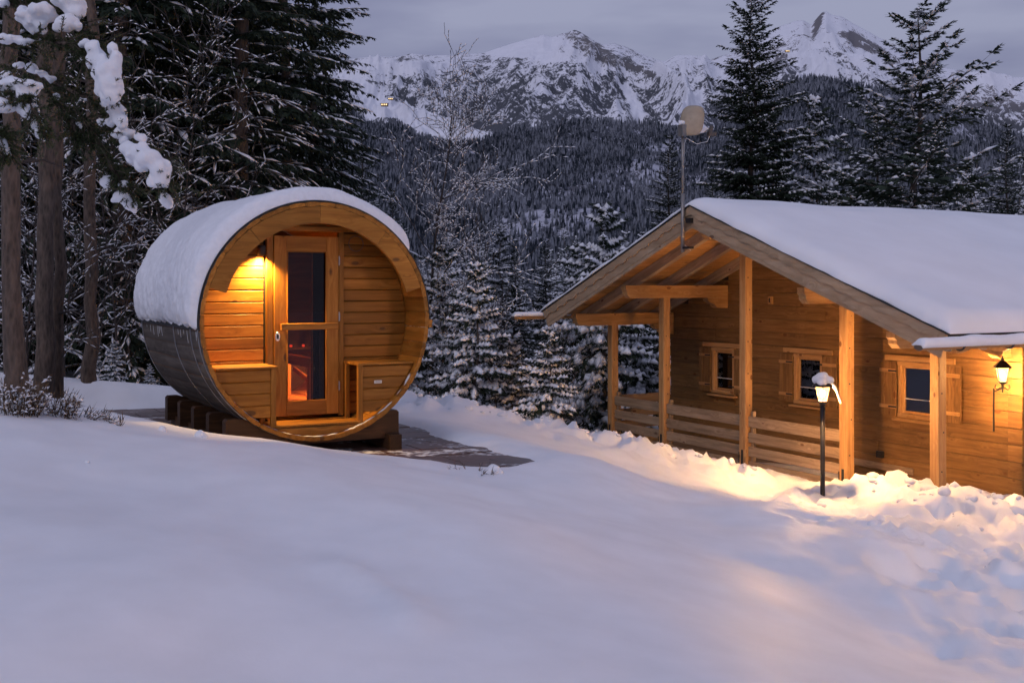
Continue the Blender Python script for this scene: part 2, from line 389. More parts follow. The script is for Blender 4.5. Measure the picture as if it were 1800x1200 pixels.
def ground(x, y):
    x = np.atleast_1d(np.asarray(x, float)); y = np.atleast_1d(np.asarray(y, float)); sh = x.shape
    x = x.ravel(); y = y.ravel()
    xc = np.clip(x, -16, 16); yc = np.clip(y, -8, 50)
    z = np.empty(len(x))
    for i in range(0, len(x), 20000):
        q = slice(i, i+20000)
        d2 = (xc[q, None]-CP[None, :, 0])**2+(yc[q, None]-CP[None, :, 1])**2
        z[q] = _tps(d2)@TW[:len(CP)]+TW[-3]+TW[-2]*xc[q]+TW[-1]*yc[q]
    far = np.hypot(np.maximum(np.abs(x)-16, 0), np.maximum(y-50, 0))
    z = z-far*.11*np.where(y > 30, 1, .15)
    near = np.exp(-((y-9)/14)**2)
    z += near*(.035*fbm(x*.55+3, y*.9, 3, 11)+.018*fbm(x*1.7, y*2.1, 3, 21))
    # soft wind drifts in the foreground
    z += .03*np.exp(-((y-6.2)/1.6)**2)*np.sin(x*1.1+y*1.3+1.6*fbm(x*.4, y*.4, 2, 5))*sstep(1.5, -.5, x)
    # a narrow wind ridge in the foreground and broad swells
    z += .05*np.exp(-(line_d(x, y, np.array([(-.84, 5.42), (-.55, 5.1), (-.40, 4.78)]))/.10)**2)
    z += .12*near*np.sin(x*.9+y*.55+1.2*fbm(x*.3, y*.3, 2, 6))*np.exp(-((y-7)/2.6)**2)*sstep(-1.8, .6, x)
    # churned snow: the ploughed bank and the trodden slope in front of the cabin
    b1 = np.exp(-(line_d(x, y, BERM)/.75)**2); b2 = np.exp(-(line_d(x, y, BERM2)/.6)**2)
    wx = x+.12*fbm(x*3, y*3, 2, 33); wy = y+.12*fbm(x*3, y*3, 2, 34)
    lump = .55*(1-np.abs(fbm(wx*2.3, wy*2.3, 4, 31, .6))*3.2)+.9*fbm(wx*5.5, wy*5.5, 4, 32, .62)
    z += b1*(.02+.17*lump)+b2*(.12+.16*lump)
    tr = sstep(1.6, 3.6, x)*sstep(4.0, 6.5, y)*sstep(14.5, 12.5, y)
    z += tr*(.17*fbm(x*2.6, y*1.8, 5, 41, .66)+.10*np.maximum(0, fbm(x*6.5, y*6.5, 3, 43, .6)-.05)-.09*sstep(.18, .5, fbm(x*2.6, y*2.6, 2, 44)))
    tr2 = sstep(-.5, 1.5, x)*sstep(8.5, 11, y)*sstep(15, 13.5, y)
    z += tr2*.05*fbm(x*4.4, y*4.4, 4, 47, .6)
    # dig the paved yard free
    sdv = poly_sd(x, y, PATIO)+.16*fbm(x*1.4, y*1.4, 4, 51)
    z += np.exp(-(np.minimum(sdv, 0)/.9)**2)*np.maximum(PZ+.05-z, 0)
    k = sstep(-.14, .22, sdv)
    z = z*(1-k)+(PZ-.06)*k
    # hollow round the lamp post
    z -= .05*np.exp(-((x-3.75)**2+(y-13.35)**2)/.25)
    return z.reshape(sh)
def gz(x, y): return float(ground(x, y)[0])

def spaced(lo, c, hi, n, k):
    u = np.linspace(-1, 1, n); s = np.sinh(k*u)/math.sinh(k)
    return np.where(s < 0, c+s*(c-lo), c+s*(hi-c))
def grid_faces(nx, ny):
    i = np.arange(nx-1)[None, :]; j = np.arange(ny-1)[:, None]; a = (j*nx+i).ravel()
    return np.stack([a, a+1, a+nx+1, a+nx], 1)
gx = spaced(-520, 2.0, 520, 560, 6.4); gy = spaced(-60, 10.5, 520, 520, 5.9)
gy = np.sort(np.concatenate([gy, np.linspace(14.6, 15.6, 3)]))
X, Y = np.meshgrid(gx, gy); Z = ground(X, Y)
me = mesh('ground', np.stack([X.ravel(), Y.ravel(), Z.ravel()], 1), grid_faces(len(gx), len(gy)), M['snow'], smooth=True)
tag(link('snow_ground', me), kind='structure')

# paved yard -----------------------------------------------------------------
def paver_mat():
    m, t, b = mat_new('wet_paver')
    g = N(t, 'ShaderNodeNewGeometry'); oi = N(t, 'ShaderNodeObjectInfo')
    n1 = N(t, 'ShaderNodeTexNoise', i_Scale=1.1, i_Detail=6.0, i_Roughness=.68)
    mpn = N(t, 'ShaderNodeMapping'); mpn.inputs['Scale'].default_value = (1.0, 2.2, 1); mpn.inputs['Rotation'].default_value = (0, 0, .3)
    t.links.new(g.outputs['Position'], mpn.inputs['Vector']); t.links.new(mpn.outputs[0], n1.inputs['Vector'])
    n2 = N(t, 'ShaderNodeTexNoise', i_Scale=14.0, i_Detail=5.0); t.links.new(g.outputs['Position'], n2.inputs['Vector'])
    base = ramp(t, n2.outputs['Fac'], [(.3, (.062, .028, .020)), (.7, (.135, .062, .042))])
    base = mixc(t, math_(t, 'MULTIPLY', oi.outputs['Random'], .5), base, (.05, .034, .030))
    s = math_(t, 'ADD', n1.outputs['Fac'], math_(t, 'MULTIPLY', math_(t, 'SUBTRACT', n2.outputs['Fac'], .5), .45))
    f = math_(t, 'MULTIPLY', math_(t, 'SUBTRACT', s, .575), 14.0, True)
    t.links.new(mixc(t, f, base, (.7, .72, .76)), b.inputs['Base Color'])
    b.inputs['Roughness'].default_value = .38; bump(t, b, n2.outputs['Fac'], .3, .008)
    return m
M['paver'] = paver_mat()
patio = empty('paved_yard', (-3.5, 11.5, PZ), R(29.2)); tag(patio, kind='structure')
bb = MB(); P2 = [(Matrix.Rotation(-R(29.2), 2) @ (Vector(p)-Vector((-3.5, 11.5)))) for p in PATIO]
bed = MB(); bed.poly([(p.x*1.02, p.y*1.02, -.03) for p in P2], [list(range(len(P2)))])
bo = bed.build('joint_sand', plain('joint_sand', (.035, .03, .028), .9), patio)
PW, PL = .40, .60
pm = MB(); ch = .008
pm.prism([(-PL/2+ch, -PW/2), (PL/2-ch, -PW/2), (PL/2, -PW/2+ch), (PL/2, PW/2-ch), (PL/2-ch, PW/2), (-PL/2+ch, PW/2), (-PL/2, PW/2-ch), (-PL/2, -PW/2+ch)], lambda x, y: (x*.985, y*.98, -.04), lambda x, y: (x*.985, y*.98, 0))
pme = mesh('paver', pm.v, pm.f, M['paver'])
npv = 0
for j in range(-12, 13):
    for i in range(-12, 13):
        lx = i*PL+(j % 2)*PL/2; ly = j*PW
        w = Matrix.Rotation(R(29.2), 2) @ Vector((lx, ly))+Vector((-3.5, 11.5))
        if poly_sd(np.array([w.x]), np.array([w.y]), PATIO)[0] > -.22 and npv < 290:
            pv = link('paver', pme, patio, (lx, ly, random.uniform(-.004, .003))); pv.rotation_euler = (random.uniform(-.004, .004), random.uniform(-.004, .004), 0); npv += 1
print('pavers', npv)

# ------------------------------------------------------------------ mountains
def interp(pts):
    a = np.array(pts, float); return lambda u: np.interp(u, a[:, 0], a[:, 1])
def mountain_mat(name, snow, dark, rock, sc, hi_detail=1.0, forest=(.02, .026, .032)):
    """snow against scrub and rock; attribute 'bias' (0 snow .. 1 dark) steers the mottling"""
    m, t, b = mat_new(name)
    g = N(t, 'ShaderNodeNewGeometry'); at_ = N(t, 'ShaderNodeAttribute', attribute_name='bias'); rk = N(t, 'ShaderNodeAttribute', attribute_name='rock')
    mpn = N(t, 'ShaderNodeMapping'); mpn.inputs['Scale'].default_value = (sc, sc*.7, sc*.5); t.links.new(g.outputs['Position'], mpn.inputs['Vector'])
    n1 = N(t, 'ShaderNodeTexNoise', i_Scale=1.0, i_Detail=9.0, i_Roughness=.72); n1.inputs['Distortion'].default_value = .5; t.links.new(mpn.outputs[0], n1.inputs['Vector'])
    n2 = N(t, 'ShaderNodeTexNoise', i_Scale=6.5, i_Detail=5.0, i_Roughness=.7); t.links.new(mpn.outputs[0], n2.inputs['Vector'])
    v = math_(t, 'ADD', math_(t, 'MULTIPLY', n1.outputs['Fac'], .66), math_(t, 'MULTIPLY', n2.outputs['Fac'], .34))
    v = math_(t, 'ADD', math_(t, 'MULTIPLY', math_(t, 'SUBTRACT', v, .5), 1.6), math_(t, 'SUBTRACT', at_.outputs['Fac'], .5))
    f = math_(t, 'ADD', math_(t, 'MULTIPLY', v, 15.0), .5, True)
    dk = mixc(t, n2.outputs['Fac'], dark, forest)
    dk = mixc(t, rk.outputs['Fac'], dk, rock)
    sn = ramp(t, n1.outputs['Fac'], [(.3, tuple(x*.88 for x in snow)), (.7, snow)])
    t.links.new(mixc(t, math_(t, 'MULTIPLY', f, .93), sn, dk), b.inputs['Base Color'])
    b.inputs['Roughness'].default_value = .85; b.inputs['Specular IOR Level'].default_value = .1
    bump(t, b, n1.outputs['Fac'], .6, 10.0*hi_detail)
    return m
SNOWF = (.84, .85, .90)
M['mtn'] = mountain_mat('mountain_cover', SNOWF, (.040, .046, .062), (.13, .12, .12), 1/52.)
M['mtn_far'] = mountain_mat('far_mountain_cover', SNOWF, (.048, .054, .072), (.13, .12, .125), 1/80.)
M['slope'] = mountain_mat('forest_floor', (.50, .51, .58), (.05, .055, .07), (.13, .125, .14), 1/16., .3)

def in_poly(u, v, P): return poly_sd(u, v, np.array(P, float))
def ridge_mesh(name, crest, Yc, Yf, zf, u0, u1, nu, nv, amp, sc, prof, mat, bias_fn, seed, back=.35):
    us = np.linspace(u0, u1, nu); vs = np.concatenate([np.linspace(-back, 0, 10)[:-1], np.linspace(0, 1, nv)**.9])
    U, V = np.meshgrid(us, vs)
    Yl = np.where(V >= 0, Yc+(Yf-Yc)*V, Yc-(Yc-Yf)*V*1.0)
    Xl = (U-900)/F*Yl
    py = crest(U); zc = (HZ-py)/F*Yc
    Zl = np.where(V >= 0, zf+(zc-zf)*prof(np.clip(V, 0, 1)), zc+(zc)*V*1.6)
    w = sstep(0, .30, V)*sstep(1.05, .6, V)
    Xc = (U-900)/F*Yc
    rd = ridged(Xc*sc+V*1.1*fbm(Xc*sc*.5, V*2, 2, seed+70), V*2.2+fbm(Xc*sc, V*3, 3, seed+50)*.5, 6, seed, .52)
    Zl = Zl+w*amp*(rd-.45)
    Zl = Zl+amp*.05*fbm(Xc*sc*7, V*20, 4, seed+9)*(.25+w)
    me = mesh(name, np.stack([Xl.ravel(), Yl.ravel(), Zl.ravel()], 1), grid_faces(nu, len(vs))[:, ::-1], mat, smooth=True)
    PY = HZ-Zl/Yl*F
    bi, rk = bias_fn(U, PY, V, rd)
    for nm, arr in (('bias', bi), ('rock', rk)):
        a = me.attributes.new(nm, 'FLOAT', 'POINT'); a.data.foreach_set('value', np.clip(arr, 0, 1).astype(np.float32).ravel())
    o = link(name, me); tag(o, kind='structure')
    return o
farC = interp([(900,150),(1200,128),(1250,105),(1290,92),(1345,58),(1372,46),(1385,42),(1398,37),(1412,36),(1426,44),(1436,32),(1445,22),(1452,20),(1462,27),(1480,30),(1500,42),(1525,55),(1545,66),(1562,74),(1580,86),(1600,98),(1650,118),(1700,126),(1730,124),(1760,130),(1800,140),(1900,150),(2100,190)])
def far_bias(U, P, V, rd):
    cr = farC(U); d = P-cr
    b = np.interp(d, [0, 20, 55, 85, 130, 300], [.36, .35, .44, .53, .575, .60])
    b += .24*(.5-rd)
    b = np.where((U > 1630), b+.05*sstep(1630, 1690, U), b)
    rk = sstep(90, 40, d)
    # dark rock face left of the summit and rocky band down its right shoulder
    b += .40*np.exp(-((U-1440-d*-.25)/9)**2)*sstep(45, 12, d)
    band = in_poly(U, P, [(1475, 60), (1500, 52), (1550, 85), (1600, 115), (1618, 130), (1590, 120), (1545, 95), (1500, 82)])
    b += .20*sstep(-6, 6, band)
    for PL_ in ([(1385,112),(1410,118),(1432,90),(1452,110),(1478,117),(1452,124),(1432,136),(1398,134),(1425,124),(1420,112),(1388,106)], [(1386,103),(1430,108),(1428,113),(1386,109)], [(1490,92),(1510,110),(1522,122),(1518,124),(1498,106)], [(1386,92),(1420,94),(1440,100),(1430,104),(1386,98)]):
        b = b*(1-sstep(-1.5, 1.0, in_poly(U, P, PL_)))
    return b, rk
ridge_mesh('far_mountain', farC, 6500, 3600, 420, 1150, 2050, 420, 130, 300, 1/700., lambda v: (1-v)**1.15, M['mtn_far'], far_bias, 300)
mainC = interp([(-100,95),(400,108),(560,107),(600,106),(640,101),(700,100),(725,95),(760,98),(800,97),(850,93),(875,85),(900,77),(925,70),(945,65),(955,62),(970,65),(985,60),(1000,57),(1010,53),(1020,57),(1032,64),(1045,72),(1058,79),(1080,76),(1100,82),(1125,93),(1150,104),(1168,108),(1180,101),(1192,97),(1215,98),(1240,100),(1255,110),(1300,122),(1350,140),(1400,160),(1500,190),(2100,330)])
def main_bias(U, P, V, rd):
    d = P-mainC(U)
    left = sstep(880, 780, U)
    b = np.interp(d, [0, 12, 40, 80, 120, 170, 260], [.42, .44, .49, .52, .54, .56, .62])
    # clean snow dome left of the summit and open bowls
    dome = in_poly(U, P, [(855, 92), (905, 76), (960, 62), (985, 70), (980, 90), (1000, 105), (960, 112), (930, 98), (880, 100)])
    b -= .30*sstep(-6, 8, dome)
    rocks = in_poly(U, P, [(985, 58), (1012, 52), (1050, 76), (1085, 100), (1150, 125), (1160, 140), (1090, 118), (1040, 108), (1010, 85)])
    b += .16*sstep(-6, 6, rocks)
    b += .20*(.47-rd)
    gul = in_poly(U, P, [(1090, 150), (1110, 190), (1122, 222), (1132, 222), (1128, 190), (1105, 150)])
    b -= .30*sstep(-5, 4, gul)
    gul2 = in_poly(U, P, [(1205, 165), (1235, 160), (1230, 190), (1200, 195)])
    b -= .3*sstep(-5, 4, gul2)
    for PL_ in ([(590,118),(620,132),(650,150),(668,168),(690,180),(720,188),(760,200),(800,215),(852,233),(835,241),(790,243),(740,232),(700,206),(665,205),(645,212),(638,185),(632,165),(600,140)],):
        b = b*(1-sstep(-2, 1.5, in_poly(U, P, PL_)))
    rk = np.clip(.75*sstep(-10, 10, rocks)+.3*sstep(60, 0, d), 0, 1)
    return b, rk
ridge_mesh('mountain', mainC, 4500, 2300, 170, 450, 1600, 620, 200, 240, 1/430., lambda v: (1-v)**1.05, M['mtn'], main_bias, 500)

fC = interp([(-500,230),(400,200),(560,200),(600,200),(630,210),(650,224),(700,220),(740,242),(800,256),(850,250),(900,230),(960,222),(1040,214),(1150,222),(1230,236),(1300,220),(1380,150),(1420,140),(1500,150),(1560,160),(1650,190),(1700,206),(1750,228),(1800,246),(2300,330)])
FYc, FYf, FZf = 2000., 420., -75.
def hill_z(U, V):
    Yl = FYc+(FYf-FYc)*V; Xl = (U-900)/F*Yl
    zc = (HZ-fC(U))/F*FYc
    z = FZf+(zc-FZf)*(1-V)**1.12
    w = sstep(0, .12, V)*sstep(1.05, .6, V)
    z = z+w*(55*(ridged(Xl/330., Yl/420., 5, 700)-.45))+4*fbm(Xl/40., Yl/40., 3, 710)*(.2+w)
    return Xl, Yl, z
nu, nv = 420, 150
U, V = np.meshgrid(np.linspace(-300, 2100, nu), np.concatenate([[-.12, -.05], np.linspace(0, 1, nv)]))
Xh, Yh, Zh = hill_z(U, np.clip(V, 0, 1)); Yh = np.where(V < 0, FYc-1600*V, Yh); Xh = (U-900)/F*Yh; Zh = np.where(V < 0, Zh+Zh*V*3, Zh)
me = mesh('wooded_hill', np.stack([Xh.ravel(), Yh.ravel(), Zh.ravel()], 1), grid_faces(nu, nv+2)[:, ::-1], M['slope'], smooth=True)
def clearing(U, P):
    """0..1: open scree and snowy scrub, where few trees stand"""
    c = sstep(-25, 18, in_poly(U, P, [(1150, 262), (1185, 262), (1160, 310), (1150, 345), (1110, 380), (1060, 400), (960, 440), (880, 430), (870, 370), (930, 330), (985, 340), (1010, 310), (1100, 300)]))
    c = np.maximum(c, .8*sstep(-18, 12, in_poly(U, P, [(985, 262), (1005, 250), (1015, 275), (1000, 285)])))
    c = np.maximum(c, .7*sstep(-25, 10, in_poly(U, P, [(1490, 150), (1560, 150), (1680, 190), (1700, 240), (1560, 200)])))
    return c
P_ = HZ-Zh/Yh*F
for nm, arr in (('bias', .60-.17*clearing(U, P_)+.10*fbm(Xh/120., Yh/120., 3, 720)), ('rock', .5*clearing(U, P_))):
    a = me.attributes.new(nm, 'FLOAT', 'POINT'); a.data.foreach_set('value', np.clip(arr, 0, 1).astype(np.float32).ravel())
tag(link('wooded_hill', me), kind='structure')

# far-off woods on the hill: tens of thousands of small conifers as one mass
def farwood_mat():
    m, t, b = mat_new('far_wood')
    g = N(t, 'ShaderNodeNewGeometry')
    sp = N(t, 'ShaderNodeSeparateXYZ'); t.links.new(g.outputs['Normal'], sp.inputs[0])
    n1 = N(t, 'ShaderNodeTexNoise', i_Scale=.35, i_Detail=3.0); t.links.new(g.outputs['Position'], n1.inputs['Vector'])
    n0 = N(t, 'ShaderNodeTexNoise', i_Scale=.008, i_Detail=4.0); t.links.new(g.outputs['Position'], n0.inputs['Vector'])
    s = math_(t, 'ADD', math_(t, 'MULTIPLY', g.outputs['Random Per Island'], .55), math_(t, 'MULTIPLY', n1.outputs['Fac'], .9))
    s = math_(t, 'ADD', s, math_(t, 'MULTIPLY', n0.outputs['Fac'], .8))
    f = math_(t, 'MULTIPLY', math_(t, 'SUBTRACT', s, .90), 2.2, True)
    t.links.new(mixc(t, math_(t, 'MULTIPLY', f, .55), (.026, .034, .044), (.42, .44, .50)), b.inputs['Base Color'])
    b.inputs['Roughness'].default_value = .9; b.inputs['Specular IOR Level'].default_value = 0
    return m
M['farwood'] = farwood_mat()
def cones(P, H, Rr, name, mat):
    n = len(P); k = 4; rng = np.random.RandomState(3)
    parts_v = []; parts_f = []; base = 0
    for z0, z1, rr in ((.0, .62, 1.0), (.38, 1.0, .62)):
        ang = rng.rand(n)[:, None]*6.28+np.arange(k)[None]*2*math.pi/k
        rad = (Rr*rr)[:, None]*(.7+.6*rng.rand(n, k))
        rim = np.stack([P[:, 0:1]+rad*np.cos(ang), P[:, 1:2]+rad*np.sin(ang), P[:, 2:3]+(H*z0)[:, None]+(H[:, None]*.08*rng.rand(n, k))], -1)
        apex = np.stack([P[:, 0], P[:, 1], P[:, 2]+H*z1], -1)[:, None]
        v = np.concatenate([rim, apex], 1).reshape(-1, 3)
        idx = base+np.arange(n)[:, None]*(k+1)
        f = np.stack([np.stack([idx[:, 0]+i, idx[:, 0]+(i+1) % k, idx[:, 0]+k], 1) for i in range(k)], 1).reshape(-1, 3)
        parts_v.append(v); parts_f.append(f); base += n*(k+1)
    return mesh(name, np.concatenate(parts_v), np.concatenate(parts_f), mat)
rng = np.random.RandomState(11)
nT = 90000
Ut = rng.uniform(480, 1860, nT); Vt = rng.rand(nT)**.8
Xt, Yt, Zt = hill_z(Ut, Vt); Pt = HZ-Zt/Yt*F
keep = rng.rand(nT) < (1-.62*clearing(Ut, Pt))*(.55+.45*sstep(-.35, .25, fbm(Xt/90., Yt/90., 4, 730)))
keep &= (Pt < 620)
Xt, Yt, Zt = Xt[keep], Yt[keep], Zt[keep]; n = len(Xt)
Ht = rng.uniform(8, 17, n)*(.85+.15*sstep(500, 1400, Yt)); Rt = Ht*rng.uniform(.13, .21, n)
Pw = np.stack([Xt, Yt, Zt-1], 1)
Xs = rng.uniform(560, 760, 2600)  # fringe of trees beside the ski run, on the mountain's foot
me = cones(Pw, Ht, Rt, 'far_woods', M['farwood'])
tag(link('far_woods', me), kind='stuff')
print('far trees', n)

# lit huts beside the ski run ------------------------------------------------
def hut(loc, s, label):
    e = empty('mountain_hut', loc); tag(e, label, 'hut', 'lit huts on the mountain')
    b = MB(); b.box(-1.5*s, 1.5*s, -s, s, 0, 1.1*s); b.build('wall', plain('hut_wall', (.2, .12, .08), .8), e)
    r = MB(); r.prism([(-1.25*s, 1.1*s), (1.25*s, 1.1*s), (0, 1.9*s)], lambda y, z: (-1.8*s, y, z), lambda y, z: (1.8*s, y, z)); r.build('roof', M['snow'], e)
    for i in range(3):
        w = MB(); w.box(-1.2*s+i*.9*s, -.7*s+i*.9*s, -s-.3, -s+.05, .3*s, .85*s); w.build('window', M['win_light'], e)
p = at(676, 187, 3040); hut(p, 6.5, 'larger lit hut low on the white ski run')
p = at(687, 176, 3170); hut(p, 5, 'small lit hut just above the larger one on the ski run')
p = at(1384, 92, 5150); hut(p, 7, 'tiny lit station high on the right-hand mountain')

# ------------------------------------------------------------------ barrel sauna
RB, RI, LEN, PD = 1.10, 1.06, 2.6, .47      # outer and inner radius, length, porch depth
CX, CY, CZ = -1.766, 10.19, -.34
AR = R(29.16)
sauna = empty('barrel_sauna', (CX, CY, CZ), AR)
tag(sauna, 'round wooden barrel sauna with glass door, lit porch and snow-covered roof', 'sauna')
def pol(r, a, y): return (r*math.cos(a), y, r*math.sin(a))
NS = 46; da = 2*math.pi/NS
sb = MB(); sub = 3
for i in range(sub+1): pass
aa = [-da/2+da*i/sub for i in range(sub+1)]; g_ = .0016
aa[0] += g_/RB; aa[-1] -= g_/RB
vs = []
for y in (0, LEN):
    vs += [pol(RB-(.004 if i in (0, sub) else 0), a, y) for i, a in enumerate(aa)]+[pol(RI+(.004 if i in (0, sub) else 0), a, y) for i, a in enumerate(aa)]
n = sub+1
for i in range(sub):
    sb.poly(vs, [], 0) if i == 0 else None
b0 = 0
for i in range(sub):
    sb.f.append([i, n*2+i, n*2+i+1, i+1][::-1]); sb.m.append(1)                     # outside
    sb.f.append([n+i, n+i+1, n*3+i+1, n*3+i][::-1]); sb.m.append(0)                   # inside
    sb.f.append([i, i+1, n+i+1, n+i][::-1]); sb.m.append(0)                           # front end
    sb.f.append([n*2+i, n*3+i, n*3+i+1, n*2+i+1][::-1]); sb.m.append(0)
sb.f.append([0, n, n*3, n*2][::-1]); sb.m.append(0); sb.f.append([n-1, n*3-1, n*4-1, n*2-1+0][::1]); sb.m.append(0)
def wood_y(name, src): return src
# staves run along y: their own material copies with the grain along y
M['stave_in'] = wood('stave_inner_wood', (.23, .086, .011), (.325, .128, .018), (.41, .178, .032), rough=.45, kscale=(3.5, 3.2, 3.5))
for k_ in ('stave_in', 'stave_out'):
    for nd in M[k_].node_tree.nodes:
        if nd.type == 'MAPPING':
            v = nd.inputs['Scale'].default_value
            if v[0] < 2: nd.inputs['Scale'].default_value = (22, 1.1, 22)
            elif k_ == 'stave_out': nd.inputs['Scale'].default_value = (3.5, 3.2, 3.5)
sme = mesh('stave', sb.v, sb.f, [M['stave_in'], M['stave_out']], sb.m)
for i in range(NS):
    o = link('stave', sme, sauna); o.rotation_euler = (0, -i*da, 0)
    o.location = (random.uniform(-.002, .002), random.uniform(-.003, .003), 0)
def arc_prism(mb, r0, r1, a0, a1, y0, y1, n=8, mi=0):
    pts = [(r0, a0+(a1-a0)*i/n) for i in range(n+1)]+[(r1, a1-(a1-a0)*i/n) for i in range(n+1)]
    vs = [pol(r, a, y0) for r, a in pts]+[pol(r, a, y1) for r, a in pts]; k = len(pts)
    fs = [[i, 2*n+1-i, 2*n-i, i+1] for i in range(n)]+[[k+i, k+i+1, k+2*n-i, k+2*n+1-i] for i in range(n)]
    fs += [[i, (i+1) % k, k+(i+1) % k, k+i] for i in range(k)]
    mb.poly(vs, fs, mi)
# front arch boards (upper part of the ring)
cuts = [17, 52, 90, 128, 163]
for a0, a1 in zip(cuts[:-1], cuts[1:]):
    b = MB(); arc_prism(b, .905, 1.058, R(a0)+.0015, R(a1)-.0015, -.003, .045, 12)
    o = b.build('arch_board', M['sauna'], sauna); 
for y in (.06, .34, 1.03, 2.56):
    b = MB(); arc_prism(b, RB, RB+.006, R(180), R(360), y, y+.016, 40); b.build('hoop', M['steel'], sauna)
b = MB(); arc_prism(b, RB+.001, RB+.016, R(-2), R(183), .012, LEN+.02, 60); b.build('roof_felt', M['felt'], sauna)
b = MB(); b.box(RB+.0, RB+.035, .0, LEN, -.075, .0); b.build('drip_edge', M['sauna'], sauna)

# snow on the roof
na, nl = 150, 120
A_, D_ = np.meshgrid(np.linspace(R(36), R(181.5), na), np.linspace(.02, LEN+.06, nl))
eA = np.minimum((A_-R(36)), (R(181.5)-A_))*RB; eD = np.minimum(D_-.02, LEN+.06-D_)
prof_ = lambda e, w: np.sqrt(np.clip(1-(1-np.clip(e/w, 0, 1))**2, 0, 1))
arc_s = A_*RB
th = (.055+.095*np.sin(np.clip(A_, 0, math.pi))+.03*np.exp(-((A_-R(150))/R(25))**2))*prof_(eA, .16)*prof_(eD, .14)
th = th*(1+.28*fbm(arc_s*1.5, D_*1.6, 3, 81))+.018*fbm(arc_s*14, D_*22, 3, 83)*sstep(R(125), R(165), A_)*prof_(eA, .05)+.006*fbm(arc_s*18, D_*18, 3, 84)
th = np.maximum(th, .004*(eA > .001))
# a ragged lower hem
hem = R(2.2)*fbm(D_*9, D_*0+3, 4, 85)*sstep(R(160), R(181), A_); A2 = A_+hem
Rr_ = RB+.017+th
top = np.stack([Rr_*np.cos(A2), D_, Rr_*np.sin(A2)], -1).reshape(-1, 3)
bot = np.stack([(RB+.017)*np.cos(A2), D_, (RB+.017)*np.sin(A2)], -1).reshape(-1, 3)
gf = grid_faces(na, nl); nn = len(top)
edge = np.concatenate([np.arange(na), np.arange(na-1, na*nl, na)[1:], np.arange(na*nl-1, na*(nl-1)-1, -1)[1:], np.arange(na*(nl-1), -1, -na)[1:-1]])
ed2 = np.roll(edge, -1)
side = np.stack([edge, ed2, ed2+nn, edge+nn], 1)
me = mesh('snow_cap', np.concatenate([top, bot]), np.concatenate([gf[:, ::-1], gf+nn, side]), M['snow_fine'], smooth=True)
link('snow_cap', me, sauna)

# back wall of the porch: boards cut to the circle
def half(z, r=1.055): return math.sqrt(max(0, r*r-z*z))
def cut_board(mb, x0, x1, z0, z1, y0, y1, side, r=1.055):
    """board between x0,x1; its outer end follows the barrel"""
    zs = [z0+(z1-z0)*i/4 for i in range(5)]
    if side < 0: L_ = [(max(x0, -half(z, r)), z) for z in zs]; poly = [(x1, z0), (x1, z1)]+L_[::-1]
    elif side > 0: L_ = [(min(x1, half(z, r)), z) for z in zs]; poly = [(x0, z1), (x0, z0)]+L_
    else:
        poly = [(-half(z, r), z) for z in zs[::-1]]+[(half(z, r), z) for z in zs]
    c = .006
    mb.prism(poly, lambda x, z: (x, y0+c, z), lambda x, z: (x, y1, z))
    # chamfered face
    cx_ = sum(p[0] for p in poly)/len(poly); cz_ = (z0+z1)/2; hz_ = (z1-z0)/2
    inner = [(x, cz_+(z-cz_)*(1-c/hz_*1.0)) for x, z in poly]
    nb = len(poly); b_ = len(mb.v)-2*nb
    k = len(mb.v); mb.v += [(x, y0, z) for x, z in inner]
    for f in range(len(mb.f)-1, -1, -1):
        if len(mb.f[f]) == nb and mb.f[f][0] == b_+nb-1: mb.f[f] = [k+i for i in range(nb)][::-1]; break
    for i in range(nb): mb.f.append([k+i, k+(i+1) % nb, b_+(i+1) % nb, b_+i]); mb.m.append(0)
def board(name, x0, x1, z0, z1, y0, y1, side, mat=M['sauna'], parent=sauna, r=1.055):
    mb = MB(); cut_board(mb, x0, x1, z0, z1, y0, y1, side, r)
    mx_ = sum(v[0] for v in mb.v)/len(mb.v); mz_ = (z0+z1)/2
    mb.v = [(v[0]-mx_, v[1]-y0, v[2]-mz_) for v in mb.v]
    return mb.build(name, mat, parent, loc=(mx_, y0, mz_))
BH = .110; zt = .858
k = 0; z = -1.03
while z < 1.0:
    z1 = min(z+BH-.005, 1.035)
    if z < zt-.02:
        zz1 = min(z1, zt) if z1 > zt+.05 else z1
        if half(z) > .40 and half(z1) > .40:
            board('wall_board', -1.06, -.395, z, z1, PD, PD+.03, -1); board('wall_board', .395, 1.06, z, z1, PD, PD+.03, 1)
    else:
        board('wall_board', -1, 1, z+.008, z1, PD, PD+.03, 0)
    z += BH
b = MB(); b.prism([(1.055*math.cos(2*math.pi*i/48), 1.055*math.sin(2*math.pi*i/48)) for i in range(48)], lambda x, z: (x, PD+.032, z), lambda x, z: (x, PD+.04, z))
# the backing is open behind the door glass
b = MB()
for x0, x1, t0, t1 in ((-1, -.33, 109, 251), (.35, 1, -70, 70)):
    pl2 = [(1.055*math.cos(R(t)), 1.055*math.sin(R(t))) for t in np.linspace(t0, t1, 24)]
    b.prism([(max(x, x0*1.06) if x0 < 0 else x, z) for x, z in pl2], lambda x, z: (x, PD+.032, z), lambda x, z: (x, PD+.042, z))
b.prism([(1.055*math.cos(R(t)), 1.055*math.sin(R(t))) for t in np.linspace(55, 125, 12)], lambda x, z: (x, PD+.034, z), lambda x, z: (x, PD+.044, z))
b.build('wall_backing', M['dark'], sauna)

